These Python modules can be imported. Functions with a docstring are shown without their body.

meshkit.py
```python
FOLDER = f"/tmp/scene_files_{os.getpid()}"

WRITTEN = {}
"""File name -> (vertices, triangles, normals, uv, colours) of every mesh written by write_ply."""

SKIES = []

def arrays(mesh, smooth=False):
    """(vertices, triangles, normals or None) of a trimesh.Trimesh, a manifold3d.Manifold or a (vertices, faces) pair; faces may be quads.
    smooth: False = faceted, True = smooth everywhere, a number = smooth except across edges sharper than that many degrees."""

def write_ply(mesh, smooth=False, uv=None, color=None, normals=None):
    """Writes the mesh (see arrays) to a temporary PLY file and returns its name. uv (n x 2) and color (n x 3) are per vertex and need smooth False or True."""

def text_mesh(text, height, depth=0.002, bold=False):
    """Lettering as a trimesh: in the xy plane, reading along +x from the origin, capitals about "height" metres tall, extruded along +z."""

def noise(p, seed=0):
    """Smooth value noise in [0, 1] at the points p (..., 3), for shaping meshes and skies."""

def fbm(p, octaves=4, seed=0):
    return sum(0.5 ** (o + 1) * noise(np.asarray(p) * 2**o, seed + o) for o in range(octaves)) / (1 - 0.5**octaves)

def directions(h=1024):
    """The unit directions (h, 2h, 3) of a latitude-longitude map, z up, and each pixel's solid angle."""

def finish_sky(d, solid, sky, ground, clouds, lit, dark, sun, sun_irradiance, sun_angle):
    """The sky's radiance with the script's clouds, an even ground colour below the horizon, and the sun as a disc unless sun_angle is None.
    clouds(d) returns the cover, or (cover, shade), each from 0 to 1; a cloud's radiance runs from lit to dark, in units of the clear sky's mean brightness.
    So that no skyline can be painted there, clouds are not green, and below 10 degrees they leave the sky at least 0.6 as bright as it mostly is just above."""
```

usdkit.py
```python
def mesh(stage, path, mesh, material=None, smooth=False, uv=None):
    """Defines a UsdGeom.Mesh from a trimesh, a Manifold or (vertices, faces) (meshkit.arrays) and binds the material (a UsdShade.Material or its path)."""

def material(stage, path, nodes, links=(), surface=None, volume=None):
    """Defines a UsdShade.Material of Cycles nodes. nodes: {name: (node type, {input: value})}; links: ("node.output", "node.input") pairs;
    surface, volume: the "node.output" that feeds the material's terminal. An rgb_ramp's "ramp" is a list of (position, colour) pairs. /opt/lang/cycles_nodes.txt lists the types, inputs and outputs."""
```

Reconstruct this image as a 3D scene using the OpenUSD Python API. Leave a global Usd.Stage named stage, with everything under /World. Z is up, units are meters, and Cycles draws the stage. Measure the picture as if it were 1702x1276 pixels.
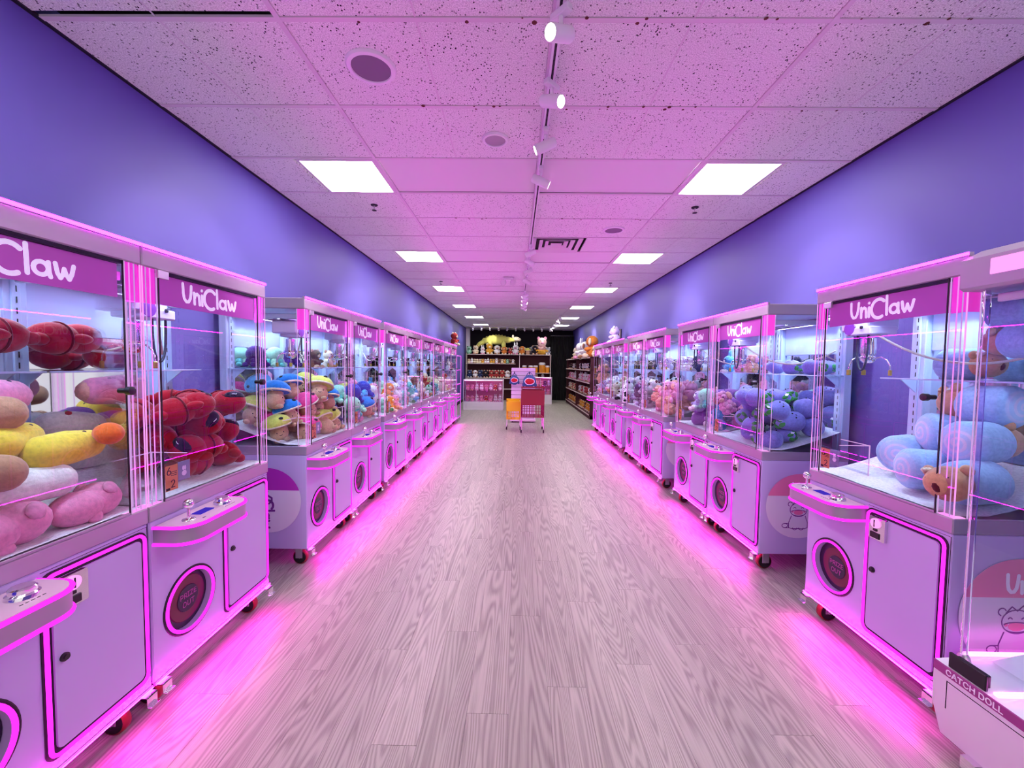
import math, random
import numpy as np, trimesh, manifold3d as m3
from shapely.geometry import LineString, Point, Polygon, box as sbox
from shapely.ops import unary_union
from shapely import affinity
import usdkit, meshkit
from pxr import Usd, UsdGeom, UsdLux, UsdShade, Gf, Sdf

stage = Usd.Stage.CreateInMemory()
UsdGeom.SetStageUpAxis(stage, 'Z')
UsdGeom.SetStageMetersPerUnit(stage, 1.0)
UsdGeom.Xform.Define(stage, '/World')
UsdGeom.Scope.Define(stage, '/World/Looks')
rng = random.Random(7)
nrng = np.random.default_rng(7)
PI = math.pi

# ------------------------------------------------------------------ camera, sky, exposure
CAM_Z = 1.49
YAW, PITCH, ROLL, FPX = .0110, -.0467, -.0121, 677.9


def cam_matrix():
    cy, sy, cp, sp, cr, sr = math.cos(YAW), math.sin(YAW), math.cos(PITCH), math.sin(PITCH), math.cos(ROLL), math.sin(ROLL)
    rz = np.array([[cy, -sy, 0], [sy, cy, 0], [0, 0, 1]])
    rx = np.array([[1, 0, 0], [0, cp, -sp], [0, sp, cp]])
    ry = np.array([[cr, 0, sr], [0, 1, 0], [-sr, 0, cr]])
    return rz @ rx @ ry


R = cam_matrix()
cam = UsdGeom.Camera.Define(stage, '/World/camera')
cm = np.eye(4)
cm[0, :3], cm[1, :3], cm[2, :3], cm[3, :3] = R[:, 0], R[:, 2], -R[:, 1], (0, 0, CAM_Z)
cam.AddTransformOp().Set(Gf.Matrix4d(*cm.ravel().tolist()))
cam.CreateHorizontalApertureAttr(36.0)
cam.CreateFocalLengthAttr(FPX / 1702 * 36.0)
cam.CreateClippingRangeAttr((.05, 200))
cam.CreateExposureAttr(0.0)
# strengths of every kind of lamp in the room, tuned together
PANEL_L = 28.0       # ceiling panels
EDGE_L = 104.0       # pink LED lines along the top and bottom edges of the machines
INSIDE_L = 115.0      # cool white LED bars inside the machines
NEON_L = 1.5
SPOT_L = 55.0        # track spots

dome = UsdLux.DomeLight.Define(stage, '/World/daylight')
dome.CreateIntensityAttr(0.30)
dome.CreateColorAttr(Gf.Vec3f(1.0, .95, .98))


# ------------------------------------------------------------------ helpers
def C(h):
    h = h.lstrip('#')
    v = [int(h[i:i + 2], 16) / 255 for i in (0, 2, 4)]
    return tuple(x / 12.92 if x <= .04045 else ((x + .055) / 1.055) ** 2.4 for x in v)


LOOK = {}


def look(name, nodes, links=(), surface='p.BSDF', volume=None):
    LOOK[name] = usdkit.material(stage, '/World/Looks/' + name, nodes, links, surface=surface, volume=volume)
    return LOOK[name]


def plain(name, col, rough=.5, metal=0., **kw):
    return look(name, {'p': ('principled_bsdf', {'base_color': col, 'roughness': rough, 'metallic': metal, **kw})})


def emit(name, col, strength):
    return look(name, {'e': ('emission', {'color': col, 'strength': strength})}, surface='e.emission')


def pane(name, tint=(1, 1, 1), ior=1.45, rough=0.0, gloss=(1, 1, 1)):
    return look(name, {'t': ('transparent_bsdf', {'color': tint}), 'g': ('glossy_bsdf', {'color': gloss, 'roughness': rough}),
                       'f': ('fresnel', {'IOR': ior}), 'm': ('mix_closure', {})},
                [('f.fac', 'm.fac'), ('t.BSDF', 'm.closure1'), ('g.BSDF', 'm.closure2')], surface='m.closure')


def fuzzy(name, col, col2=None, scale=60., amount=.35, sheen=.35):
    """plush cloth: short pile gives a soft mottled tone and a sheen"""
    col2 = col2 or tuple(c * .72 for c in col)
    return look(name, {'tc': ('texture_coordinate', {}), 'n': ('noise_texture', {'scale': scale, 'detail': 3., 'roughness': .6}),
                       'r': ('rgb_ramp', {'ramp': [(.3, col2), (.62, col)]}),
                       'b': ('bump', {'strength': amount, 'distance': .004}),
                       'p': ('principled_bsdf', {'roughness': .9, 'sheen_weight': sheen, 'sheen_roughness': .4, 'specular_ior_level': .1})},
                [('tc.object', 'n.vector'), ('n.fac', 'r.fac'), ('r.color', 'p.base_color'), ('n.fac', 'b.height'), ('b.normal', 'p.normal')])


USED = {}


def path_for(name, parent=None):
    base = (str(parent.GetPath()) if parent is not None else '/World') + '/' + name
    n = USED.get(base, 0)
    USED[base] = n + 1
    return base if n == 0 else f'{base}_{n:03d}'


def setdata(p, label=None, cat=None, group=None, kind=None):
    for k, v in (('label', label), ('category', cat), ('group', group), ('kind', kind)):
        if v:
            p.SetCustomDataByKey(k, v)
    return p


def thing(name, label=None, cat=None, loc=(0, 0, 0), rotz=0., group=None, kind=None, parent=None):
    x = UsdGeom.Xform.Define(stage, path_for(name, parent))
    m = np.eye(4)
    c, s = math.cos(rotz), math.sin(rotz)
    m[:2, :2] = [[c, s], [-s, c]]
    m[3, :3] = loc
    x.AddTransformOp().Set(Gf.Matrix4d(*m.ravel().tolist()))
    return setdata(x.GetPrim(), label, cat, group, kind)


def place(prim, m):
    """m: 4x4 column convention"""
    UsdGeom.Xformable(prim).GetOrderedXformOps()[0].Set(Gf.Matrix4d(*np.asarray(m).T.ravel().tolist()))


def mat4(loc=(0, 0, 0), rot=None, s=1.):
    m = np.eye(4)
    m[:3, :3] = (np.eye(3) if rot is None else rot) * s
    m[:3, 3] = loc
    return m


def rotx(a): return trimesh.transformations.rotation_matrix(a, [1, 0, 0])[:3, :3]
def roty(a): return trimesh.transformations.rotation_matrix(a, [0, 1, 0])[:3, :3]
def rotz(a): return trimesh.transformations.rotation_matrix(a, [0, 0, 1])[:3, :3]


def obj(name, mesh, m, parent=None, smooth=False, label=None, kind=None):
    if isinstance(mesh, list):
        mesh = join(mesh)
    p = usdkit.mesh(stage, path_for(name, parent), mesh, LOOK[m] if isinstance(m, str) else m, smooth=smooth).GetPrim()
    return setdata(p, label, None, None, kind)


def copy_of(src, name=None, m=None, label=None, group=None, cat=None):
    p = stage.DefinePrim(path_for(name or src.GetName().rstrip('0123456789').rstrip('_')), 'Xform')
    p.GetReferences().AddInternalReference(src.GetPath())
    p.SetInstanceable(True)
    x = UsdGeom.Xformable(p)
    x.ClearXformOpOrder()
    x.MakeMatrixXform().Set(Gf.Matrix4d(*np.asarray(m).T.ravel().tolist()))
    return setdata(p, label, cat, group)


# ---- mesh makers: each returns (vertices, triangles)
def vf(m):
    v, f, _ = meshkit.arrays(m)
    return np.asarray(v, float), np.asarray(f, int)


def join(ms):
    vs, fs, n = [], [], 0
    for m in ms:
        v, f = vf(m)
        vs.append(v)
        fs.append(f + n)
        n += len(v)
    return np.vstack(vs), np.vstack(fs)


def moved(m, loc=(0, 0, 0), rot=None, s=1.):
    v, f = vf(m)
    v = v * s
    if rot is not None:
        v = v @ np.asarray(rot).T
    return v + np.asarray(loc), f


BOXF = np.array([[0, 2, 1], [1, 2, 3], [4, 5, 6], [5, 7, 6], [0, 1, 4], [1, 5, 4], [2, 6, 3], [3, 6, 7], [0, 4, 2], [2, 4, 6], [1, 3, 5], [3, 7, 5]])


def bx(x0, x1, y0, y1, z0, z1):
    v = np.array([[x, y, z] for z in (z0, z1) for y in (y0, y1) for x in (x0, x1)], float)
    return v, BOXF


def cbx(x0, x1, y0, y1, z0, z1, c=.004):
    """box with chamfered edges"""
    p = []
    for sx, X in ((1, x0), (-1, x1)):
        for sy, Y in ((1, y0), (-1, y1)):
            for sz, Z in ((1, z0), (-1, z1)):
                p += [(X, Y + sy * c, Z + sz * c), (X + sx * c, Y, Z + sz * c), (X + sx * c, Y + sy * c, Z)]
    return vf(m3.Manifold.hull_points(p))


def tube(pts, r, n=8, closed=False, cap=True):
    p = np.asarray(pts, float)
    t = (np.roll(p, -1, 0) - np.roll(p, 1, 0)) if closed else np.gradient(p, axis=0)
    t /= np.linalg.norm(t, axis=1, keepdims=True) + 1e-12
    ref = np.array([0, 0, 1.]) if abs(t[0, 2]) < .9 else np.array([1., 0, 0])
    a = np.cross(t[0], ref)
    A = []
    for k in range(len(p)):
        a = a - t[k] * (a @ t[k])
        a /= np.linalg.norm(a) + 1e-12
        A.append(a)
    A = np.array(A)
    B = np.cross(t, A)
    ang = np.arange(n) * 2 * PI / n
    rr = np.broadcast_to(r, (len(p),))[:, None, None]
    v = (p[:, None] + rr * (np.cos(ang)[None, :, None] * A[:, None] + np.sin(ang)[None, :, None] * B[:, None])).reshape(-1, 3)
    m = len(p)
    i, j = np.meshgrid(np.arange(m if closed else m - 1), np.arange(n), indexing='ij')
    i2 = (i + 1) % m
    q = np.stack([i * n + j, i * n + (j + 1) % n, i2 * n + (j + 1) % n, i2 * n + j], -1).reshape(-1, 4)
    f = np.vstack([q[:, [0, 2, 1]], q[:, [0, 3, 2]]])
    if cap and not closed:
        k = len(v)
        v = np.vstack([v, p[:1], p[-1:]])
        f = np.vstack([f] + [[[k, (j + 1) % n, j][::-1]] for j in range(n)] + [[[k + 1, (m - 1) * n + j, (m - 1) * n + (j + 1) % n][::-1]] for j in range(n)])
    return v, f


def cyl(p0, p1, r, n=16, r2=None):
    p0, p1 = np.asarray(p0, float), np.asarray(p1, float)
    return tube([p0, p1], [r, r if r2 is None else r2], n)


def lathe(prof, n=24):
    """prof: (radius, z) pairs from below to above, about the z axis"""
    prof = np.asarray(prof, float)
    ang = np.arange(n) * 2 * PI / n
    v = np.stack([prof[:, None, 0] * np.cos(ang), prof[:, None, 0] * np.sin(ang), np.broadcast_to(prof[:, None, 1], (len(prof), n))], -1).reshape(-1, 3)
    i, j = np.meshgrid(np.arange(len(prof) - 1), np.arange(n), indexing='ij')
    q = np.stack([i * n + j, i * n + (j + 1) % n, (i + 1) * n + (j + 1) % n, (i + 1) * n + j], -1).reshape(-1, 4)
    return v, np.vstack([q[:, [0, 1, 2]], q[:, [0, 2, 3]]])


def extrude(poly, h):
    """shapely polygon(s) -> solid from z=0 to h"""
    polys = getattr(poly, 'geoms', [poly])
    out = []
    for g in polys:
        if g.is_empty or g.area < 1e-9:
            continue
        rings = [np.array(g.exterior.coords)[:-1]] + [np.array(i.coords)[:-1] for i in g.interiors]
        out.append(vf(m3.Manifold.extrude(m3.CrossSection([r.tolist() for r in rings], m3.FillRule.EvenOdd), h)))
    return join(out)


def ball(c, r, n=20):
    """ellipsoid as a manifold"""
    r = np.broadcast_to(r, (3,))
    return m3.Manifold.sphere(1.0, n).scale([float(x) for x in r]).translate([float(x) for x in c])


def blob(parts, n=20):
    """one continuous soft body: the union of ellipsoids (centre, radii[, 3x3 rotation])"""
    out = None
    for p in parts:
        b = m3.Manifold.sphere(1.0, n).scale([float(x) for x in np.broadcast_to(p[1], (3,))])
        if len(p) > 2:
            b = b.transform(np.hstack([np.asarray(p[2]), np.zeros((3, 1))]).tolist())
        b = b.translate([float(x) for x in p[0]])
        out = b if out is None else out + b
    return out


def capsule(x0, x1, r0, r1, n=20):
    return m3.Manifold.batch_hull([ball((x0, 0, 0), r0, n), ball((x1, 0, 0), r1, n)])


def rrect(x0, x1, y0, y1, r, k=6):
    pts = []
    for cx, cy, a in ((x1 - r, y1 - r, 0), (x0 + r, y1 - r, 90), (x0 + r, y0 + r, 180), (x1 - r, y0 + r, 270)):
        pts += [(cx + r * math.cos(math.radians(a + 90 * t / k)), cy + r * math.sin(math.radians(a + 90 * t / k))) for t in range(k + 1)]
    return pts


def quad(a, b, c, d):
    return np.array([a, b, c, d], float), np.array([[0, 1, 2], [0, 2, 3]])


def on_front(m, y=0.0):
    """xy drawing -> standing on a front face: x stays, y becomes z, thickness comes out towards -y"""
    v, f = vf(m)
    return np.stack([v[:, 0], y - v[:, 2], v[:, 1]], 1), f


# ---- hand lettering as round strokes
def arc(cx, cy, r, a0, a1, n=14, ry=None):
    return [(cx + r * math.cos(math.radians(a0 + (a1 - a0) * k / n)), cy + (ry or r) * math.sin(math.radians(a0 + (a1 - a0) * k / n))) for k in range(n + 1)]


GLYPH = {
    'U': ([[(0, 1), (.02, .5), (.08, .2), (.22, .04), (.38, .06), (.5, .25), (.56, .6), (.58, .95)]], .78),
    'n': ([[(0, .62), (.03, 0)], [(.02, .32), (.1, .52), (.22, .6), (.34, .52), (.38, .3), (.4, 0)]], .58),
    'i': ([[(0, .56), (.02, 0)], [(-.01, .84), (0, .85)]], .2),
    'C': ([arc(.48, .42, .5, 48, 300, 20, .56)], 1.0),
    'l': ([[(0, 1.08), (.03, 0)]], .22),
    'a': ([arc(.26, .28, .25, 0, 360, 18), [(.52, .56), (.53, .2), (.58, .0)]], .76),
    'w': ([[(0, .58), (.07, .2), (.17, .03), (.27, .2), (.32, .42), (.4, .18), (.5, .03), (.6, .25), (.68, .6)]], .8),
}


def lettering(text, unit, width=.17):
    x, shapes = 0., []
    for ch in text:
        strokes, adv = GLYPH[ch]
        for s in strokes:
            shapes.append(LineString([(x + a, b) for a, b in s]).buffer(width / 2 * (1.12 if ch == 'C' else 1), 6))
        x += adv
    return affinity.scale(unary_union(shapes), unit, unit, origin=(0, 0)), x * unit


def words(text, h, depth=.0015, bold=False):
    m = meshkit.text_mesh(text, h, depth, bold)
    v, f = vf(m)
    w = v[:, 0].max() - v[:, 0].min()
    v[:, 0] -= v[:, 0].min() + w / 2
    return v, f


# ------------------------------------------------------------------ looks
look('wall_paint', {'g': ('geometry', {}), 'n': ('noise_texture', {'scale': 140., 'detail': 2.}), 'b': ('bump', {'strength': .08, 'distance': .002}),
                    'p': ('principled_bsdf', {'base_color': C('5f58a8'), 'roughness': .55, 'specular_ior_level': .3})},
     [('g.position', 'n.vector'), ('n.fac', 'b.height'), ('b.normal', 'p.normal')])
plain('dark_wall', C('17131a'), .8)
look('ceiling_board', {'g': ('geometry', {}), 'oi': ('object_info', {}), 'sc': ('vector_math', {'math_type': 'scale', 'scale': 1.}),
                       'm': ('mapping', {'mapping_type': 'point', 'scale': (1., .8, 0.)}),
                       'v': ('voronoi_texture', {'scale': 58., 'randomness': 1.}), 'r': ('rgb_ramp', {'ramp': [(0., (.02, .02, .02)), (.17, (.03, .03, .03)), (.25, (1, 1, 1))]}),
                       'n': ('noise_texture', {'scale': 7., 'detail': 3.}), 'mr': ('map_range', {'from_min': .38, 'from_max': .58, 'to_min': .45, 'to_max': 1.}),
                       'f': ('noise_texture', {'scale': 190., 'detail': 2.}), 'fr': ('rgb_ramp', {'ramp': [(.3, (.62, .62, .62)), (.6, (1, 1, 1))]}),
                       'k': ('mix_color', {'blend_type': 'mix', 'a': (1, 1, 1)}),
                       'q': ('mix_color', {'blend_type': 'multiply', 'fac': 1., 'a': C('f0f0ee')}),
                       'q2': ('mix_color', {'blend_type': 'multiply', 'fac': 1.}),
                       'b': ('bump', {'strength': .35, 'distance': .004}), 'p': ('principled_bsdf', {'roughness': .95, 'specular_ior_level': .1})},
     [('g.position', 'm.vector'), ('m.vector', 'v.vector'), ('m.vector', 'n.vector'), ('m.vector', 'f.vector'), ('v.distance', 'r.fac'), ('n.fac', 'mr.value'),
      ('mr.result', 'k.fac'), ('r.color', 'k.b'), ('k.result', 'q.b'), ('q.result', 'q2.a'), ('f.fac', 'fr.fac'), ('fr.color', 'q2.b'), ('q2.result', 'p.base_color'),
      ('r.color', 'b.height'), ('b.normal', 'p.normal')])
plain('ceiling_smooth', C('dcd8da'), .7)
plain('grid_white', C('d8ccd4'), .5)
plain('rust', C('5a2a22'), .9)
plain('white_paint', C('e6e2e8'), .45)
plain('speaker_mesh', C('7b6a80'), .8)
emit('panel_light', (1., .97, .93), PANEL_L)
look('plank', {'oi': ('object_info', {}), 'g': ('geometry', {}),
               'w1': ('white_noise_texture', {'dimensions': '1D'}), 'off': ('vector_math', {'math_type': 'scale', 'scale': 40.}),
               'add': ('vector_math', {'math_type': 'add'}),
               'm': ('mapping', {'mapping_type': 'point', 'scale': (8., .6, 0.)}),
               'n': ('noise_texture', {'scale': 1., 'detail': 1., 'roughness': .4, 'distortion': .25}),
               'mul': ('math', {'math_type': 'multiply', 'value2': 150.}), 'sn': ('math', {'math_type': 'sine'}),
               'mr': ('map_range', {'from_min': -1.2, 'from_max': .35}),
               'm2': ('mapping', {'mapping_type': 'point', 'scale': (260., 6., 0.)}), 'n2': ('noise_texture', {'scale': 1., 'detail': 3., 'roughness': .6}),
               'm4': ('mapping', {'mapping_type': 'point', 'scale': (22., 1.0, 0.)}), 'n4': ('noise_texture', {'scale': 1., 'detail': 2.}),
               'mixg': ('mix_float', {'fac': .66}), 'mixh': ('mix_float', {'fac': .35}),
               'r': ('rgb_ramp', {'ramp': [(.2, C('726b68')), (.42, C('969087')), (.6, C('aaa69a')), (.85, C('bbb7aa'))]}),
               'tone': ('map_range', {'to_min': .90, 'to_max': 1.06}), 'mx': ('vector_math', {'math_type': 'scale'}),
               'b': ('bump', {'strength': .15, 'distance': .001}),
               'p': ('principled_bsdf', {'roughness': .38, 'specular_ior_level': .4})},
     [('oi.random', 'w1.w'), ('w1.color', 'off.vector1'), ('g.position', 'add.vector1'), ('off.vector', 'add.vector2'),
      ('add.vector', 'm.vector'), ('m.vector', 'n.vector'), ('n.fac', 'mul.value1'), ('mul.value', 'sn.value1'), ('sn.value', 'mr.value'),
      ('add.vector', 'm2.vector'), ('m2.vector', 'n2.vector'), ('add.vector', 'm4.vector'), ('m4.vector', 'n4.vector'),
      ('mr.result', 'mixg.a'), ('n2.fac', 'mixg.b'), ('mixg.result', 'mixh.a'), ('n4.fac', 'mixh.b'),
      ('mixh.result', 'r.fac'), ('oi.random', 'tone.value'), ('r.color', 'mx.vector1'), ('tone.result', 'mx.scale'), ('mx.vector', 'p.base_color'),
      ('n2.fac', 'b.height'), ('b.normal', 'p.normal')])
plain('subfloor', C('3a3236'), .9)
plain('cabinet_paint', C('c2b0e2'), .34)
plain('band_metal', C('a89bae'), .38, .35)
plain('panel_metal', C('d8b4cc'), .32, .25)
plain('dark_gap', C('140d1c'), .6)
plain('black_plastic', C('15121a'), .35)
plain('rubber', C('161214'), .6)
plain('red_rubber', C('8e1420'), .45)
plain('chrome', (.82, .8, .84), .12, 1.)
plain('brushed', (.6, .57, .62), .35, 1.)
emit('neon', (1., .03, .85), NEON_L)
emit('neon_hot', (1., .16, .85), 6.)
emit('neon_pale', (1., .34, .86), 1.25)
emit('edge_pink', (1., .36, .95), 1.0)
emit('edge_lilac', (.86, .5, 1.), .75)
emit('edge_led', (1., .0035, 1.0), EDGE_L)
emit('floor_led', (1., .003, .72), EDGE_L * 1.8)
emit('inside_led', (.52, .74, 1.), INSIDE_L)
emit('lcd_blue', (.10, .05, .9), .55)
pane('glass', (.985, .99, 1.), 1.38)
pane('acrylic', (.93, .80, .97), 1.45, .02)
pane('clear_plastic', (.97, .97, 1.), 1.4)
look('acrylic_top', {'p': ('principled_bsdf', {'base_color': C('e43fc4'), 'roughness': .2}), 'e': ('emission', {'color': (1., .06, .72), 'strength': .45}), 'a': ('add_closure', {})},
     [('p.BSDF', 'a.closure1'), ('e.emission', 'a.closure2')], surface='a.closure')
plain('mirror', (.78, .79, .84), .03, 1.)
plain('sign_purple', C('a84aa6'), .35, emission_color=(.50, .07, .46), emission_strength=.30)      # emission added to the colour, standing in for lamp light on the strip
plain('sign_white', C('f4f0fb'), .4, emission_color=(.86, .80, 1.), emission_strength=.45)  # lettering brightened by emission put into its colour
plain('letter_white', C('f4f0fb'), .4)
look('post_blue', {'p': ('principled_bsdf', {'base_color': C('c3d2f4'), 'roughness': .45})})
plain('carriage', C('cbbfe0'), .4)
plain('hatch_red', C('6a0f3c'), .25)
plain('hatch_dark', C('2a0c38'), .3)
plain('hatch_letter', C('9a3a84'), .4)
plain('cable_white', C('c9c9b8'), .4)
plain('cable_dark', C('2a3044'), .4)
plain('brass', C('b7a74c'), .35, .6)
plain('sticker_orange', C('dd9a62'), .5)
plain('sticker_blue', C('8f98b4'), .5)
plain('ink', C('1d1620'), .6)
plain('sticker_pale', C('e3dcec'), .4)
plain('sticker_violet', C('b62ab4'), .4)
plain('sticker_line', C('6f2a86'), .5)
plain('sticker_pink', C('e77aa8'), .5)
plain('lilac_badge', C('7a2e8e'), .4)
fuzzy('bed_white', C('f0ecf2'), C('d5cfdc'), 90.)
# ------------------------------------------------------------------ the room
WL, WR, ZC, Y0R, Y1R = -2.153, 2.443, 3.0026, -2.2, 18.0
XC = (-2.153, -1.074, .1452, 1.3644, 2.443)
TILE, ROW0 = .6096, 1.865
S = 'structure'

fl = thing('floor', 'grey oak vinyl plank floor running down the aisle', 'floor', kind=S)
obj('subfloor', bx(WL, WR, Y0R, Y1R, -.05, -.0062), 'subfloor', fl)
PW, PL = .178, 1.22
rest = []
count = 0
x = WL
col = 0
while x < WR - .01:
    x1 = min(x + PW, WR)
    off = (col * .437) % 1.0 * PL
    y = -1.0 - off
    while y < Y1R:
        a, b = max(y, -1.0), min(y + PL, Y1R)
        if b - a > .02:
            m = cbx(x + .0003, x1 - .0003, a + .0003, b - .0003, -.006, 0., .0007)
            seen = -1.86 < (x + x1) / 2 < 2.12 and b > .75 and a < 13.2
            if seen and count < 298:
                obj('plank', m, 'plank', fl)
                count += 1
            else:
                rest.append(m)
        y += PL
    x = x1
    col += 1
obj('planks_beyond', rest, 'plank', fl, kind='stuff')

for nm, x0, x1 in (('wall_left', WL - .1, WL), ('wall_right', WR, WR + .1)):
    w = obj(nm, bx(x0, x1, Y0R, Y1R, -.05, ZC + .1), 'wall_paint', label='periwinkle lilac painted side wall, %s' % nm[5:], kind=S)
obj('wall_back', bx(WL - .1, WR + .1, Y1R, Y1R + .1, -.05, ZC + .1), 'dark_wall', label='dark back wall behind the plush shelves', kind=S)
for nm, x0, x1 in (('baseboard_left', WL, WL + .012), ('baseboard_right', WR - .012, WR)):
    obj(nm, bx(x0, x1, Y0R, Y1R, 0., .09), 'dark_gap', label='low dark baseboard along the %s wall' % nm[10:], kind=S)
obj('trim_1', cbx(WL, WL + .16, 17.25, 17.45, 0, ZC, .004), 'white_paint', label='pale pilaster at the far end of the left wall', kind=S)

# suspended ceiling: boards in a grid
ce = thing('ceiling', 'suspended ceiling of pitted boards in a pale grid', 'ceiling', kind=S)
obj('deck', bx(WL, WR, Y0R, Y1R, ZC + .1, ZC + .14), 'dark_gap', ce)
K0, K1 = -3, 26
LIGHT_ROWS = set(range(-2, 27, 4))
boards = 0
scores = []
for k in range(K0, K1 + 1):
    y0, y1 = ROW0 + k * TILE, min(ROW0 + (k + 1) * TILE, Y1R)
    for c in range(4):
        x0, x1 = XC[c], XC[c + 1]
        if k in LIGHT_ROWS and c in (0, 3):
            x0, x1 = (x0, x1 - TILE) if c == 0 else (x0 + TILE, x1)
        if k == 5 and c == 2:
            x0 = x0 + .66
        g = .012
        smooth = k in LIGHT_ROWS and c in (1, 2)
        tilt = nrng.uniform(-.0025, .0025)
        zb = ZC + (.014 if smooth else .004) + tilt * .5
        y1b = y1 - (.034 if k == -1 and c == 0 else g)              # one board has slipped and shows a dark slit
        obj('ceiling_board', cbx(x0 + g, x1 - g, y0 + g, y1b, zb, zb + .016, .003), 'ceiling_smooth' if smooth else 'ceiling_board', ce)
        boards += 1
        if not smooth and x1 - x0 > .9 and k < 9:                        # scored line across the middle of each board
            xm = (XC[c] + XC[c + 1]) / 2
            scores.append(bx(xm - .004, xm + .004, y0 + g, y1 - g, zb - .0012, zb))
obj('board_score_lines', scores, 'grid_white', ce, kind='stuff')
for k in range(K0, K1 + 2):
    y = ROW0 + k * TILE
    if y < Y1R:
        obj('grid_bar', bx(WL, WR, y - .012, y + .012, ZC, ZC + .012), 'grid_white', ce)
for xg in XC[1:4]:
    obj('grid_bar', bx(xg - .012, xg + .012, Y0R, Y1R, ZC - .001, ZC + .013), 'grid_white', ce)
for xg, s in ((WL, 1), (WR, -1)):
    a, b = sorted((xg, xg + s * .02))
    obj('wall_angle', bx(a, b, Y0R, Y1R, ZC - .002, ZC + .01), 'dark_gap', ce)
# rust blooms on the two nearest grid bars
rs = []
for k in (0, 1, 4):
    for _ in range(16):
        xx = rng.uniform(-.95, 2.0)
        yy = ROW0 + k * TILE + rng.choice((-1, 1)) * rng.uniform(.009, .016)
        rs.append(moved(lathe([(0.0, -.0016), (rng.uniform(.004, .013), -.0012), (.001, 0)], 7), (xx, yy, ZC + .001)))
obj('rust_bloom', rs, 'rust', ce, kind='stuff')

ORD = ['first', 'second', 'third', 'fourth', 'fifth', 'sixth', 'seventh', 'eighth', 'ninth', 'tenth', 'eleventh', 'twelfth', 'thirteenth', 'fourteenth', 'fifteenth', 'sixteenth',
       'seventeenth', 'eighteenth', 'nineteenth', 'twentieth']


def nth(i):
    if i < 20:
        return ORD[i]
    return 'twenty-' + ORD[i - 20] if i < 29 else str(i + 1) + 'th'


# square ceiling lights, one pair per fourth row
def ceiling_light(x0, y0, label, first=None):
    if first is None:
        t = thing('ceiling_light', label, 'ceiling light', (x0, y0, ZC), group='square ceiling lights')
        a, b = .010, TILE - .010
        fr = extrude(sbox(a, a, b, b).difference(sbox(a + .022, a + .022, b - .022, b - .022)), .02)
        obj('frame', moved(fr, (0, 0, -.004)), 'grid_white', t)
        obj('diffuser', bx(a + .02, b - .02, a + .02, b - .02, .006, .014), 'panel_light', t)
        return t
    return copy_of(first, 'ceiling_light', mat4((x0, y0, ZC)), label, 'square ceiling lights', 'ceiling light')


cl = None
i = 0
for k in sorted(LIGHT_ROWS):
    y0 = ROW0 + k * TILE
    if y0 + TILE > Y1R:
        continue
    for side, x0 in (('left', XC[1] - TILE), ('right', XC[3])):
        w = 'glowing square ceiling panel, %s of the %s line, counted from the camera' % (nth(i), side)
        if k < 0:
            w = 'glowing square ceiling panel above the camera, %s line' % side
        t = ceiling_light(x0, y0, w, cl)
        cl = cl or t
    i += (k >= 0)


# round ceiling speakers
def speaker(x, y, r, label, inner='speaker_mesh'):
    t = thing('ceiling_speaker', label, 'speaker', (x, y, ZC + .004))
    obj('rim', lathe([(r * .78, -.010), (r * .8, -.016), (r * .95, -.014), (r, -.006), (r, 0)], 40), 'white_paint', t, smooth=40)
    obj('grille', lathe([(0, -.012), (r * .5, -.0115), (r * .79, -.010)], 40), inner, t, smooth=True)


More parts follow.
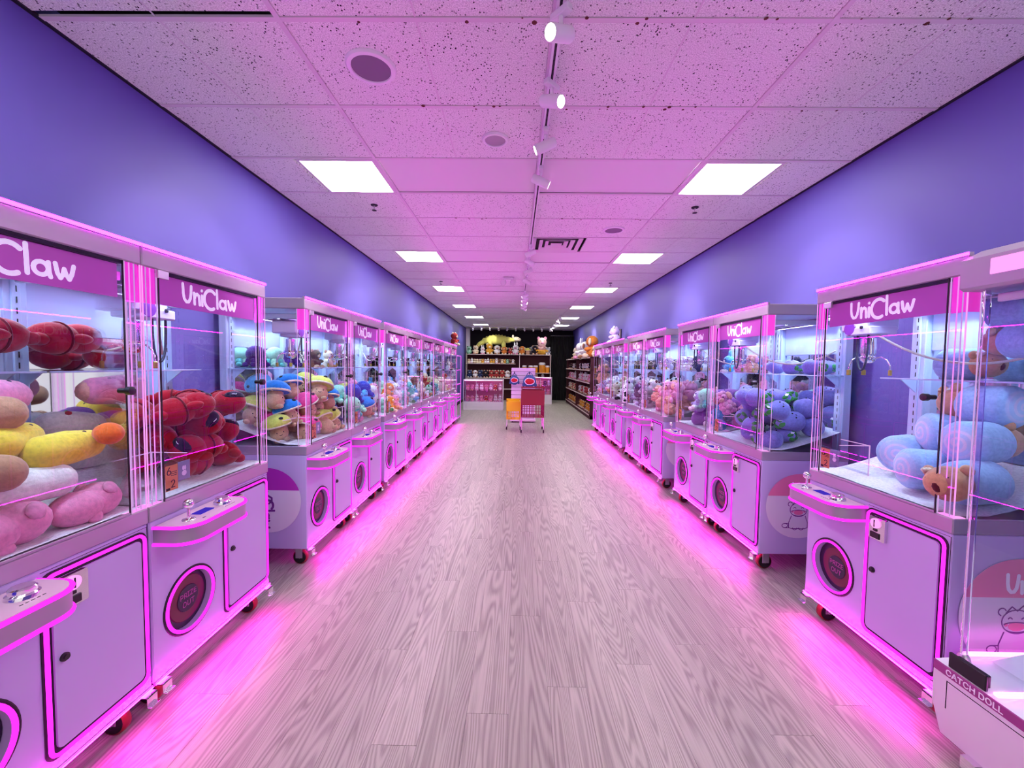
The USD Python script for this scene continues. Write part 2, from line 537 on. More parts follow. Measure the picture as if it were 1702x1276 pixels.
speaker(-.764, 2.153, .125, 'large round ceiling speaker with white rim nearest the camera')
speaker(-.164, 2.817, .088, 'small round ceiling speaker beside the track, past the large one', 'band_metal')
speaker(1.059, 4.623, .12, 'round ceiling speaker right of the track, before the air vent')


def sprinkler(x, y, label):
    t = thing('sprinkler', label, 'sprinkler', (x, y, ZC + .004))
    obj('escutcheon', lathe([(0, -.008), (.03, -.008), (.034, 0)], 20), 'dark_gap', t, smooth=40)
    obj('stem', cyl((0, 0, -.008), (0, 0, -.05), .007, 8), 'brushed', t)
    obj('deflector', lathe([(0, -.056), (.022, -.054), (.022, -.051), (0, -.05)], 12), 'dark_gap', t)


sprinkler(-1.385, 3.97, 'dark sprinkler head left of the aisle, after the nearest light')
sprinkler(1.675, 3.97, 'dark sprinkler head right of the aisle, after the nearest light')
sprinkler(-1.409, 7.55, 'distant sprinkler head just before the third left ceiling light')
sprinkler(1.694, 7.55, 'distant sprinkler head just before the third right ceiling light')

# air vent
t = thing('air_vent', 'square stepped ceiling air vent beside the light track', 'air vent', (.1452 + .33, ROW0 + 5.5 * TILE, ZC))
for j, s in enumerate((.30, .215, .14)):
    o, n = s, s - .045
    ring = sbox(-o, -o, o, o).difference(sbox(-n, -n, n, n))
    v, f = extrude(ring, .006)
    d = np.maximum(abs(v[:, 0]), abs(v[:, 1]))
    v[:, 2] += -.012 + (o - d) / .045 * .02 + .008 * j
    obj('vent_ring', (v, f), 'grid_white', t)
obj('vent_core', cbx(-.07, .07, -.07, .07, -.002, .006, .004), 'grid_white', t)
obj('vent_cavity', bx(-.30, .30, -.30, .30, .034, .05), 'dark_gap', t)

# emergency twin lamp
t = thing('emergency_light', 'small twin-headed emergency lamp under the ceiling left of the track', 'emergency light', (-.163, 7.145, ZC))
obj('lamp_base', cbx(-.09, .09, -.05, .05, -.05, .0, .01), 'white_paint', t)
for s in (-1, 1):
    h = obj('lamp_head', moved(lathe([(0, 0), (.035, .002), (.05, .045), (.042, .052), (0, .046)], 20), (s * .085, -.03, -.085), rotx(PI / 2 + .3)), 'grid_white', t, smooth=40)
    obj('lamp_arm', cyl((s * .06, 0, -.045), (s * .085, -.02, -.085), .01, 8), 'dark_gap', t)

# light track with spot heads
TX = .172


def track(label, x0, y0, x1, y1):
    t = thing('light_track', label, 'light track')
    d = np.array([x1 - x0, y1 - y0])
    a = math.atan2(d[1], d[0])
    L = float(np.hypot(*d))
    prof = Polygon([(-.018, 0), (-.018, -.026), (-.006, -.026), (-.006, -.012), (.006, -.012), (.006, -.026), (.018, -.026), (.018, 0)])
    m = extrude(prof, L)
    v, f = m
    v = np.stack([v[:, 2], v[:, 0], v[:, 1]], 1)
    obj('rail', moved((v, f), (x0, y0, ZC), rotz(a)), 'white_paint', t)
    obj('rail_slot', moved(bx(0, L, -.0062, .0062, -.024, -.0125), (x0, y0, ZC), rotz(a)), 'dark_gap', t)  # dark fill that paints the shade inside the rail groove
    return t


track('white light track running down the middle of the ceiling', TX, -1.0, TX - .03, 10.4)
track('short white light track far right, before the dark doorway', 1.30, 12.2, 1.34, 16.6)
track('white light track across the ceiling in front of the back shelves', -1.9, 16.2, 1.4, 16.2)

UsdGeom.Scope.Define(stage, '/World/Lamps')
SP = None


def spot_head(x, y, aim, label, group, size=1., lit=True, power=1.):
    """aim: (horizontal angle in the plan, tilt below level)"""
    global SP
    if SP is None:
        SP = thing('track_spot', label, 'spotlight', (0, 0, 0), group=group)
        obj('adapter', cbx(-.017, .017, -.05, .05, -.03, 0, .004), 'white_paint', SP)
        obj('yoke', cyl((0, 0, -.03), (0, 0, -.075), .010, 10), 'white_paint', SP)
        body = lathe([(0, -.085), (.026, -.085), (.032, -.075), (.033, .05), (.030, .054), (.028, .05), (.028, .045)], 24)
        til = roty(PI / 2 + .42)
        obj('barrel', moved(body, (.015, 0, -.105), til), 'white_paint', SP, smooth=40)
        obj('lens', moved(lathe([(0, .044), (.0275, .044), (.0275, .046), (0, .047)], 20), (.015, 0, -.105), til), 'spot_lens', SP)
        obj('cooling_slot', moved(bx(-.002, .002, -.012, .012, -.083, -.04), (.015, 0, -.105), til @ rotz(0)), 'dark_gap', SP)
        p = SP
    else:
        p = copy_of(SP, 'track_spot', np.eye(4), label, group, 'spotlight')
    place(p, mat4((x, y, ZC - .024), rotz(aim), size))
    if lit:
        # the beam of this head: a cone from the lens towards the wall
        s = UsdLux.SphereLight.Define(stage, path_for('Lamps/beam'))
        dx, dy = math.cos(aim), math.sin(aim)
        s.CreateRadiusAttr(.02)
        s.CreateIntensityAttr(power * SPOT_L / (PI * .02 ** 2 * 4))
        s.CreateColorAttr(Gf.Vec3f(1., .93, .88))
        sh = UsdLux.ShapingAPI.Apply(s.GetPrim())
        sh.CreateShapingConeAngleAttr(20.)
        sh.CreateShapingConeSoftnessAttr(.7)
        d = np.array([dx * math.cos(.42), dy * math.cos(.42), -math.sin(.42)])
        d /= np.linalg.norm(d)
        up = np.array([0, 0, 1.])
        r_ = np.cross(d, up)
        r_ /= np.linalg.norm(r_)
        u_ = np.cross(r_, d)
        m = np.eye(4)
        m[:3, 0], m[:3, 1], m[:3, 2] = r_, u_, -d
        m[:3, 3] = np.array([x, y, ZC - .129]) + d * .075
        s.AddTransformOp().Set(Gf.Matrix4d(*m.T.ravel().tolist()))


emit('spot_lens', (1., .95, .86), 9.)
heads = [(1.78, PI), (2.22, 0.), (2.66, PI), (3.16, 0.), (5.15, PI), (5.6, 0.), (6.15, PI), (6.9, 0.)]
for j, (yy, aim) in enumerate(heads):
    spot_head(TX - .003 * yy, yy, (-1 if aim == 0. else 1) * (.75 if j < 2 else rng.uniform(-.2, .0)) + aim, 'white track spot on the middle track, %s from the camera' % nth(j), 'spots on the middle track', lit=j in (2, 3, 4, 5))
for j in range(8):
    spot_head(TX - .02 + rng.uniform(-.004, .004), 8.3 + j * .27, (0 if j % 2 else PI) + rng.uniform(-.3, .3), 'small white spot in the tight far cluster of the middle track, %s in order' % nth(j),
              'far cluster of spots on the middle track', lit=j in (1, 4, 6))
for j in range(6):
    spot_head(1.30 + .008 * j, 12.5 + j * .75, -.2 if j % 2 else PI + .4, 'white spot on the short far right track, %s from the near end' % nth(j), 'spots on the far right track', lit=j in (1, 4), power=.6)
for j in range(10):
    spot_head(-1.75 + j * .34, 16.2, PI / 2 + rng.uniform(-.2, .2), 'white spot above the back shelves, %s from the left' % nth(j), 'spots above the back shelves', lit=j in (2, 5, 8), power=.18)
# ------------------------------------------------------------------ claw machines
D = .62
ZB, ZL0, ZL1, ZH0, ZH1 = .137, .825, .889, 1.868, 1.945
SHELF_Z = 1.442


def calf_drawing():
    """line drawing of a small sitting calf with a bow, about one unit tall"""
    L = lambda p, w=.02: LineString(p).buffer(w / 2, 3)
    s = [L(arc(0, .62, .27, 0, 360, 26, .22)), L(arc(0, .54, .24, 200, 340, 14, .12)), L(arc(0, .54, .24, 20, 160, 14, .07)),
         L([(-.22, .42), (-.3, .2), (-.3, .04), (-.2, 0), (.2, 0), (.3, .04), (.3, .2), (.22, .42)]),
         L(arc(-.1, 0.03, .07, 180, 360, 8, .07)), L(arc(.1, 0.03, .07, 180, 360, 8, .07)), L(arc(-.27, .8, .07, 20, 250, 8)), L(arc(.27, .8, .07, -70, 160, 8)),
         L([(-.2, .78), (-.1, .9), (0, .82), (.1, .92), (.2, .78)]), L(arc(-.12, .66, .035, 20, 160, 6)), L(arc(.12, .66, .035, 20, 160, 6)),
         L(arc(-.42, .1, .09, 0, 360, 14, .07)), L([(-.42, .17), (-.3, .17)]), L([(-.42, .03), (-.3, .03)])]
    fill = [Point(-.19, .56).buffer(.035), Point(.19, .56).buffer(.035), affinity.scale(Point(0, .53).buffer(.15), 1, .55)]
    return unary_union(s), unary_union(fill)


def claw_drawing():
    L = lambda p, w: LineString(p).buffer(w / 2, 4)
    return unary_union([L([(0, .5), (0, .36)], .07), L([(-.08, .43), (.08, .43)], .05), Point(0, .28).buffer(.085).difference(Point(0, .28).buffer(.04)),
                        L([(-.06, .24), (-.26, .12), (-.26, -.02), (-.12, -.16)], .085), L([(.06, .24), (.26, .12), (.26, -.02), (.12, -.16)], .085)])


def side_sticker(t, W, face):
    """round decal on a cabinet side. face: -1 = viewer's left side, +1 = viewer's right side"""
    vc, zc, r = .275, .495, .235
    c = Point(0, 0).buffer(r, 24)
    top = c.intersection(sbox(-1, .075, 1, 1))
    if face < 0:      # drawing x runs from the back to the front
        tr = lambda m, lift: (lambda v, f: (np.stack([-.0004 - lift - v[:, 2], vc - v[:, 0], zc + v[:, 1]], 1), f))(*vf(m))
    else:
        tr = lambda m, lift: (lambda v, f: (np.stack([W + .0004 + lift + v[:, 2], vc + v[:, 0], zc + v[:, 1]], 1), f))(*vf(m))
    st = obj('side_sticker', tr(extrude(c, .0006), 0), 'sticker_pale', t, label='round pale decal with a coloured upper half')
    obj('sticker_top', tr(extrude(top, .0006), .0007), 'sticker_violet' if face < 0 else 'sticker_pink', st)
    if face < 0:
        cl = affinity.translate(affinity.scale(claw_drawing(), .15, .15, origin=(0, 0)), -.015, 0.0)
        obj('claw_emblem', tr(extrude(cl, .0006), .0007), 'sticker_line', st)
        tx, w = lettering('Claw', .075, .2)
        tx = affinity.rotate(tx, -90, origin=(0, 0))
        obj('sticker_lettering', tr(extrude(affinity.translate(tx, -.04, -.0), .0006), .0007), 'sticker_line', st)
    else:
        tx, w = lettering('Uni', .075, .2)
        obj('sticker_lettering', tr(extrude(affinity.translate(tx, -w / 2 + .01, .095), .0006), .0014), 'letter_white', st)
        ln, fi = calf_drawing()
        s = .225
        obj('calf_drawing', tr(extrude(affinity.translate(affinity.scale(ln, s, s, origin=(0, 0)), 0, -.165), .0006), .0012), 'sticker_line', st)
        obj('calf_blush', tr(extrude(affinity.translate(affinity.scale(fi, s, s, origin=(0, 0)), 0, -.165), .0005), .0007), 'sticker_pink', st)


def front_ring(x, z, r, rad, n=40, y=0.):
    return tube([(x + r * math.cos(a), y, z + r * math.sin(a)) for a in np.arange(n) * 2 * PI / n], rad, 8, closed=True)


def make_machine(W, label, group):
    t = thing('claw_machine', label, 'claw machine', group=group)
    cxh, czh, rh = .205, .388, .128                     # prize hatch
    # --- cabinet, with the round hatch sunk into its front
    body = m3.Manifold.hull_points(cbx(0.003, W - .003, 0, D, ZB, ZL0, .005)[0].tolist())
    hole = m3.Manifold.cylinder(.14, rh, rh, 40).rotate((90, 0, 0)).translate((cxh, .08, czh))
    obj('cabinet', body - hole, 'cabinet_paint', t, smooth=30)
    obj('cabinet_seam', [bx(W - .0085, W - .007, -.0006, .002, ZB + .02, ZL0 - .012), bx(.42, W - .007, -.0006, .002, ZL0 - .0135, ZL0 - .012)], 'dark_gap', t)
    obj('ledge_band', cbx(0, W, -.004, D, ZL0, ZL1, .004), 'band_metal', t)
    bl = obj('bottom_rail', cbx(.004, W - .004, -.005, .004, ZB - .005, ZB + .006, .001), 'band_metal', t)
    obj('bottom_light', quad((.004, -.0054, ZB - .0065), (W - .004, -.0054, ZB - .0065), (W - .004, -.0105, ZB + .003), (.004, -.0105, ZB + .003)), 'floor_led', bl)
    # --- prize hatch
    hb = obj('prize_hatch', moved(lathe([(0, 0), (.07, .0), (.075, .004), (rh - .002, .004), (rh, -.004)], 40), (cxh, .030, czh), rotx(PI / 2)), 'hatch_dark', t, smooth=30)
    obj('hatch_flap', moved(lathe([(0, .004), (.1, .004), (.104, 0)], 40), (cxh + .008, .026, czh), rotx(PI / 2)), 'hatch_red', hb)
    obj('hatch_disc', moved(lathe([(0, .002), (.058, .002), (.06, 0)], 32), (cxh + .008, .0205, czh), rotx(PI / 2)), 'hatch_dark', hb)
    obj('hatch_lettering', [moved(on_front(words('PRIZE', .024, .0015, True)), (cxh + .008, .019, czh + .006)), moved(on_front(words('OUT', .024, .0015, True)), (cxh + .008, .019, czh - .034))], 'hatch_letter', hb)
    obj('hatch_ring', front_ring(cxh, czh, rh + .006, .0075, 48, -.004), 'neon', hb)
    obj('hatch_rim', front_ring(cxh, czh, rh + .018, .0055, 48, .0), 'dark_gap', hb)
    # --- service door
    d0, d1, e0, e1 = .425, W - .025, .188, .792
    dr = obj('service_door', on_front(extrude(Polygon(rrect(d0 + .018, d1 - .018, e0 + .018, e1 - .018, .02)), .010), .0), 'cabinet_paint', t)
    fr = Polygon(rrect(d0 - .012, d1 + .012, e0 - .012, e1 + .012, .035)).difference(Polygon(rrect(d0 + .020, d1 - .020, e0 + .020, e1 - .020, .02)))
    obj('door_gasket', on_front(extrude(fr, .0035), .0), 'dark_gap', dr)
    pts = np.array(rrect(d0, d1, e0, e1, .03, 5))
    obj('door_light', tube(np.stack([pts[:, 0], np.full(len(pts), -.007), pts[:, 1]], 1), .0068, 8, closed=True), 'neon', dr)
    cs = obj('coin_slot', on_front(extrude(Polygon(rrect(d0 + .03, d0 + .115, .665, .775, .006)), .016), -.009), 'chrome', t)
    obj('coin_button', moved(lathe([(.024, 0), (.024, .006), (0, .008)], 20), (d0 + .066, -.025, .745), rotx(PI / 2)), 'neon_pale', cs)
    obj('coin_entry', [bx(d0 + .064, d0 + .068, -.0345, -.024, .728, .762), cbx(d0 + .04, d0 + .09, -.030, -.02, .672, .70, .002), cbx(d0 + .055, d0 + .075, -.030, -.02, .706, .718, .002)], 'black_plastic', cs)
    obj('key_lock', [moved(lathe([(.014, 0), (.014, .006), (.009, .008), (.009, .012), (0, .012)], 16), (d0 + .045, -.010, .505), rotx(PI / 2))], 'black_plastic', dr, smooth=40)
    # --- control panel: a rounded tray that stands out over the hatch
    p0, p1, pz0, pz1, pd = .018, .412, .722, .802, .165
    rad = .085
    out = [(p0, .002)] + [(p0 + rad - rad * math.cos(a), -(pd - rad) - rad * math.sin(a)) for a in np.linspace(0, PI / 2, 9)] + \
          [(p1 - rad + rad * math.sin(a), -(pd - rad) - rad * math.cos(a)) for a in np.linspace(0, PI / 2, 9)] + [(p1, .002)]
    sh = Polygon(out)
    cp = obj('control_panel', moved(extrude(sh, pz1 - pz0 - .006), (0, 0, pz0 + .003)), 'band_metal', t, smooth=40)
    obj('panel_top', moved(extrude(sh.buffer(-.006), .004), (0, 0, pz1 - .003)), 'panel_metal', cp)
    rim = np.array(out)[1:-1]
    rim = np.vstack([[p0, 0], rim, [p1, 0]])
    for z in (pz1 - .006, pz0 + .004):
        obj('panel_light', tube([(a, b, z) for a, b in rim], .0075, 8), 'neon', cp)
    z = pz1 + .001
    obj('joystick', [moved(lathe([(.026, 0), (.024, .004), (.008, .007), (.006, .01), (.0055, .055)], 16), (.10, -.085, z)),
                     moved(vf(ball((0, 0, .07), .021, 20)), (.10, -.085, z))], 'chrome', cp, smooth=True)
    obj('push_button', moved(lathe([(.038, 0), (.036, .01), (.030, .014), (.030, .026), (.026, .03), (0, .031)], 24), (.315, -.075, z)), 'chrome', cp, smooth=40)
    obj('lcd_screen', moved(cbx(-.042, .042, -.022, .022, 0, .003, .001), (.20, -.07, z), rotz(.0)), 'lcd_blue', cp)
    obj('panel_slots', [moved(bx(-.004, .004, -.0015, .0015, 0, .001), (.27 + .014 * j, -.125, z)) for j in range(5)] + [moved(bx(-.008, .008, -.003, .003, 0, .001), (.13, -.13, z))], 'black_plastic', cp)
    # --- castors and feet
    for u in (.075, W - .075):
        for v in (.085, D - .085):
            c = obj('castor', [cbx(u - .04, u + .04, v - .035, v + .035, ZB - .010, ZB - .001, .002), cbx(u - .022, u - .018, v - .02, v + .03, .045, ZB - .008, .001), cbx(u + .018, u + .022, v - .02, v + .03, .045, ZB - .008, .001),
                               cyl((u - .024, v, .052), (u + .024, v, .052), .008, 8)], 'brushed', t)
            obj('wheel', moved(lathe([(.0, -.015), (.034, -.015), (.042, -.016), (.050, -.012), (.052, 0), (.050, .012), (.042, .016), (.034, .015), (0, .015)], 24), (u, v, .052), roty(PI / 2)), 'rubber', c, smooth=40)
            obj('wheel_tread', moved(lathe([(.045, -.0175), (.0525, -.0135), (.0535, 0.), (.0525, .0135), (.045, .0175)], 24), (u, v, .0535), roty(PI / 2)), 'red_rubber', c, smooth=True)
    for u in (.012, W - .058):
        obj('foot_bracket', [cbx(u, u + .046, -.03, .02, ZB - .012, ZB - .006, .001), cbx(u, u + .046, -.03, -.026, ZB - .05, ZB - .006, .001), cbx(u, u + .046, -.045, -.026, ZB - .05, ZB - .046, .001)], 'chrome', t)
    # --- bed of white fleece
    nx, ny = 18, 14
    X, Yv = np.meshgrid(np.linspace(.012, W - .012, nx), np.linspace(.012, D - .03, ny), indexing='ij')
    Z = np.array([[bed_height(a, b) for b in Yv[0]] for a in X[:, 0]]) + meshkit.fbm(np.stack([X.ravel() * 30, Yv.ravel() * 30, 0 * X.ravel()], 1)).reshape(X.shape) * .006
    Z = np.maximum(Z, ZL1 + .001)
    v = np.stack([X, Yv, Z], -1).reshape(-1, 3)
    q = np.array([[i * ny + j, (i + 1) * ny + j, (i + 1) * ny + j + 1, i * ny + j + 1] for i in range(nx - 1) for j in range(ny - 1)])
    obj('plush_bed', (v, q), 'bed_white', t, smooth=True, label='white fleece bed under the toys')
    # --- glass
    a = .076
    fp = obj('front_pane', [quad((a, -.002, ZL1), (W - a, -.002, ZL1), (W - a, -.002, ZH0), (a, -.002, ZH0))], 'glass', t)
    obj('door_seal', bx(a - .0015, a + .0015, -.0045, .001, ZL1, ZH0), 'black_plastic', fp)
    obj('door_seal', bx(W - a - .0015, W - a + .0015, -.0045, .001, ZL1, ZH0), 'black_plastic', fp)
    obj('pane_foot', cbx(a, W - a, -.004, .004, ZL1, ZL1 + .008, .001), 'band_metal', fp)
    obj('door_hinge', cbx(a - .01, a + .045, -.010, .002, ZH0 - .035, ZH0 - .001, .002), 'brushed', fp)
    obj('pane_lock', [moved(lathe([(.010, 0), (.010, .03), (.016, .032), (.016, .05), (.011, .053), (0, .053)], 16), (W - a - .028, -.002, 1.375), rotx(PI / 2))], 'black_plastic', fp, smooth=40)
    for u in (.004, W - .004):
        obj('side_pane', quad((u, .03, ZL1), (u, D - .02, ZL1), (u, D - .02, ZH0), (u, .03, ZH0)), 'glass', t)
    for s in (0, 1):
        u0, u1 = (.004, a - .004) if s == 0 else (W - a + .004, W - .004)
        sg = 1 if s == 0 else -1
        cpz = obj('corner_post', [quad((u0, 0, ZL1), (u1, 0, ZL1), (u1, 0, ZH0), (u0, 0, ZH0))], 'acrylic', t)
        for du, y, w, mm in ((0.0, .0, .0022, 'edge_pink'), (.020, .004, .0014, 'edge_lilac'), (.040, .004, .0016, 'edge_pink'), (.064, .0, .0018, 'edge_lilac'), (.001, .055, .0016, 'edge_lilac')):
            uu = (u0 if s == 0 else u1) + sg * du
            obj('edge_light', bx(uu - w, uu + w, y - .001, y + .002, ZL1, ZH0), mm, cpz)
        obj('post_top', [quad((u0 + .004, .006, 1.722), (u1 - .004, .006, 1.722), (u1 - .004, .006, ZH0), (u0 + .004, .006, ZH0)),
                         quad((u0 + .004 if s == 0 else u1 - .004, .006, 1.722), (u0 + .004 if s == 0 else u1 - .004, .06, 1.722), (u0 + .004 if s == 0 else u1 - .004, .06, ZH0), (u0 + .004 if s == 0 else u1 - .004, .006, ZH0))], 'acrylic_top', cpz)
        obj('post_base_glow', cbx(u0, u1, .002, .05, ZL1, ZL1 + .004, .001), 'neon_pale', cpz)
    # back: mirror between two pale blue posts
    obj('back_mirror', bx(.085, W - .085, D - .016, D - .010, ZL1 + .005, ZH0), 'mirror', t)
    obj('back_panel', cbx(.092, W - .092, D - .030, D - .018, 1.60, ZH0 - .004, .003), 'post_blue', t)
    for u0 in (.004, W - .090):
        bp = obj('back_post', [cbx(u0, u0 + .086, D - .06, D - .005, ZL1, ZH0, .004), cbx(u0 + .026, u0 + .058, D - .066, D - .058, ZL1, ZH0, .002)], 'post_blue', t)
        obj('post_slots', [bx(u0 + .040, u0 + .044, D - .0672, D - .065, 1.0 + .045 * k, 1.025 + .045 * k) for k in range(18)], 'dark_gap', bp)
    sh_ = obj('clear_shelf', cbx(.01, W - .01, D - .235, D - .06, SHELF_Z - .006, SHELF_Z, .001), 'clear_plastic', t)
    obj('shelf_edge', cbx(.01, W - .01, D - .239, D - .234, SHELF_Z - .007, SHELF_Z + .001, .001), 'post_blue', sh_)
    for u in (.05, W - .05):
        obj('shelf_bracket', extrude_side([(D - .06, SHELF_Z - .006), (D - .16, SHELF_Z - .006), (D - .06, SHELF_Z - .09)], u - .004, u + .004), 'post_blue', sh_)
    # --- header and sign
    hd = obj('header', cbx(0, W, -.004, D, ZH0, ZH1, .005), 'band_metal', t)
    obj('header_rail', cbx(.0, W, -.008, .012, ZH1 - .004, ZH1 + .010, .001), 'band_metal', hd)
    obj('header_light', quad((0, -.0086, ZH1 - .003), (W, -.0086, ZH1 - .003), (W, -.0086, ZH1 + .0095), (0, -.0086, ZH1 + .0095)), 'edge_led', hd)
    sg_ = obj('sign_strip', cbx(a + .004, W - a - .004, .016, .022, 1.728, ZH0 - .014, .001), 'sign_purple', t, label='purple sign strip with white hand lettering')
    obj('header_lip', bx(a, W - a, .002, .024, ZH0 - .013, ZH0 + .001), 'dark_gap', hd)  # dark bar painting the shadow below the header
    tx, w = lettering('UniClaw', .082)
    obj('sign_lettering', moved(on_front(extrude(tx, .0015)), (W / 2 - w / 2, .0165, 1.757)), 'sign_white', sg_)
    for v0, v1 in ((.030, .056), (D - .13, D - .10)):
        il = obj('light_housing', [bx(a + .006, W - a - .006, v0 - .006, v0 - .003, ZH0 - .045, ZH0 - .002), bx(a + .006, W - a - .006, v1 + .003, v1 + .006, ZH0 - .045, ZH0 - .002), bx(a + .006, W - a - .006, v0 - .003, v1 + .003, ZH0 - .008, ZH0 - .004)], 'band_metal', t)  # opaque lips added to keep the inside light off the aisle
        obj('inside_light', quad((a + .01, v0, ZH0 - .012), (a + .01, v1, ZH0 - .012), (W - a - .01, v1, ZH0 - .012), (W - a - .01, v0, ZH0 - .012)), 'inside_led', il)
    # --- gantry, claw, cables
    gr = obj('gantry', [cbx(.03, .055, .05, D - .08, 1.80, 1.835, .003), cbx(W - .055, W - .03, .05, D - .08, 1.80, 1.835, .003), cbx(.05, W - .05, .14, .165, 1.795, 1.82, .003), cbx(.05, W - .05, .205, .23, 1.795, 1.82, .003)], 'brushed', t)
    cu, cv = .150, .185
    ca = obj('carriage', [cbx(cu - .085, cu + .085, cv - .09, cv + .09, 1.70, 1.79, .008), cbx(cu - .05, cu + .12, cv - .095, cv + .05, 1.675, 1.72, .006)], 'carriage', t)
    obj('carriage_badge', moved(lathe([(0, .004), (.036, .003), (.038, 0)], 24), (cu - .02, cv - .092, 1.715), rotx(PI / 2)), 'lilac_badge', ca)
    obj('carriage_screw', moved(lathe([(0, .006), (.009, .005), (.009, 0)], 10), (cu + .065, cv - .096, 1.715), rotx(PI / 2)), 'black_plastic', ca)
    cw = obj('claw', [moved(lathe([(.010, .20), (.012, .185), (.034, .18), (.036, .10), (.030, .085), (.034, .08), (.034, .06), (.022, .045), (0, .04)], 20), (cu, cv, 1.48)), cyl((cu, cv, 1.66), (cu, cv, 1.72), .007, 8)], 'chrome', t, smooth=40)
    for k in range(3):
        an = 2 * PI * k / 3 + .5
        dx, dy = math.cos(an), math.sin(an)
        pts = [(cu + dx * r_, cv + dy * r_, 1.48 + zz) for r_, zz in ((.03, .07), (.06, .078), (.085, .06), (.098, .03), (.10, .0))]
        obj('claw_finger', tube(pts, .0042, 6), 'chrome', cw, smooth=True)
        obj('finger_tip', moved(cbx(-.010, .010, -.006, .006, -.022, .008, .002), (pts[-1][0], pts[-1][1], pts[-1][2] - .002), rotz(an + PI / 2)), 'brass', cw)
    def sag(p, q, drop, n=16):
        p, q = np.array(p), np.array(q)
        return [p + (q - p) * s - np.array([0, 0, 4 * drop * s * (1 - s)]) for s in np.linspace(0, 1, n)]
    obj('claw_cable', tube(sag((cu + .07, cv - .05, 1.70), (W - .07, D - .08, 1.62), .135), .0062, 7), 'cable_white', ca, smooth=True)
    loop = [(cu - .045 + .028 * math.sin(2 * PI * s) * (1 if s < .5 else 1), cv + .09, 1.72 - .21 * math.sin(PI * s) ** .7) for s in np.linspace(0, 1, 20)]
    loop = [(cu + .05 - .035 * math.cos(PI * s), cv - .075, 1.70 - .215 * math.sin(PI * s) ** .55) for s in np.linspace(0, 1, 22)]
    obj('claw_cable', tube(loop, .0055, 7), 'cable_dark', ca, smooth=True)
    # --- clear prize chute behind the front glass
    cb = obj('prize_chute', [quad((.21, .006, ZL1), (.21, .17, ZL1), (.21, .17, 1.07), (.21, .006, 1.07)), quad((.010, .17, ZL1), (.21, .17, ZL1), (.21, .17, 1.07), (.010, .17, 1.07))], 'clear_plastic', t)
    obj('chute_edge', [bx(.208, .212, .006, .172, 1.068, 1.072), bx(.010, .212, .168, .172, 1.068, 1.072), bx(.208, .212, .168, .172, ZL1, 1.07)], 'edge_lilac', cb)
    # --- price cards inside the lower corner of the glass
    pc = obj('price_card', on_front(extrude(sbox(.086, .925, .150, 1.035), .0008), .001), 'sticker_orange', t, label='small orange price card')
    obj('price_digits', [moved(on_front(words('6', .034, .0006)), (.104, 0.000, .994)), moved(on_front(words('2', .034, .0006)), (.124, 0.000, .936))], 'ink', pc)
    obj('price_bars', [bx(.114 + .0, .145, -.0006, .0002, 1.004 - .008 * k, 1.0065 - .008 * k) for k in range(3)] + [bx(.088, .108, -.0006, .0002, .928, .938)], 'ink', pc)
    cc = obj('picture_card', on_front(extrude(sbox(.152, .955, .218, 1.04), .0008), .001), 'sticker_blue', t, label='small grey blue card with a pale rabbit shape')
    obj('rabbit_shape', on_front(extrude(unary_union([affinity.scale(Point(.185, .985).buffer(.013), 1, .9), affinity.scale(Point(.180, 1.008).buffer(.005), 1, 2.2), affinity.scale(Point(.190, 1.008).buffer(.005), 1, 2.2)]), .0006), .0002), 'letter_white', cc)
    side_sticker(t, W, -1)
    side_sticker(t, W, 1)
    return t


def bed_height(u, v):
    return ZL1 + .006 + .16 * max(0., (v - .14) / .48) ** 1.2 


def extrude_side(pts, u0, u1):
    """profile in (depth, height) swept along the width"""
    v, f = extrude(Polygon(pts), u1 - u0)
    return np.stack([u0 + v[:, 2], v[:, 0], v[:, 1]], 1), f


XL, XR = -1.5, 1.775
LEFT = [(.823, .80), (1.625, .80), (2.875, .80), (3.678, .80), (4.60, .89), (5.492, .89), (6.43, .90), (7.335, .90), (8.37, .90), (9.275, .90)]
RIGHT = [(1.640, .815), (2.928, .80), (3.731, .80), (4.905, .83), (5.737, .83), (6.79, .87), (7.662, .87), (8.534, .87)]
FILL_L = ['mixed pastel vegetable plush', 'red plush with black visors', 'blue and yellow capped toadstool plush', 'purple and blue octopus plush', 'pink and orange plush animals', 'green and lilac plush animals',
          'white and brown plush animals', 'teal, red and grey plush', 'cream and yellow plush', 'pink and cream bear plush']
FILL_R = ['pale blue swirl roll plush', 'lavender eggplant plush', 'pink and sky blue plush', 'peach pink curly plush', 'grey and plum plush', 'black and white plush', 'cream sheep plush', 'lilac and pink plush']


def mach_matrix(side, y, W):
    return mat4((XL, y, 0), rotz(PI / 2)) if side == 'L' else mat4((XR, y + W, 0), rotz(-PI / 2))


MACH = {}
masters = {}
for side, rows, fills in (('L', LEFT, FILL_L), ('R', RIGHT, FILL_R)):
    for k, (y, W) in enumerate(rows):
        sd = 'left' if side == 'L' else 'right'
        lab = 'claw machine filled with %s, %s in the %s row' % (fills[k], nth(k), sd)
        key = min((.80, .815, .83, .87, .89, .90), key=lambda w: abs(w - W))
        grp = 'claw machines along the walls'
        if key not in masters:
            masters[key] = make_machine(key, lab, grp)
            place(masters[key], mach_matrix(side, y, key))
        else:
            copy_of(masters[key], 'claw_machine', mach_matrix(side, y, key), lab, grp, 'claw machine')
        MACH[side, k] = (y, key)
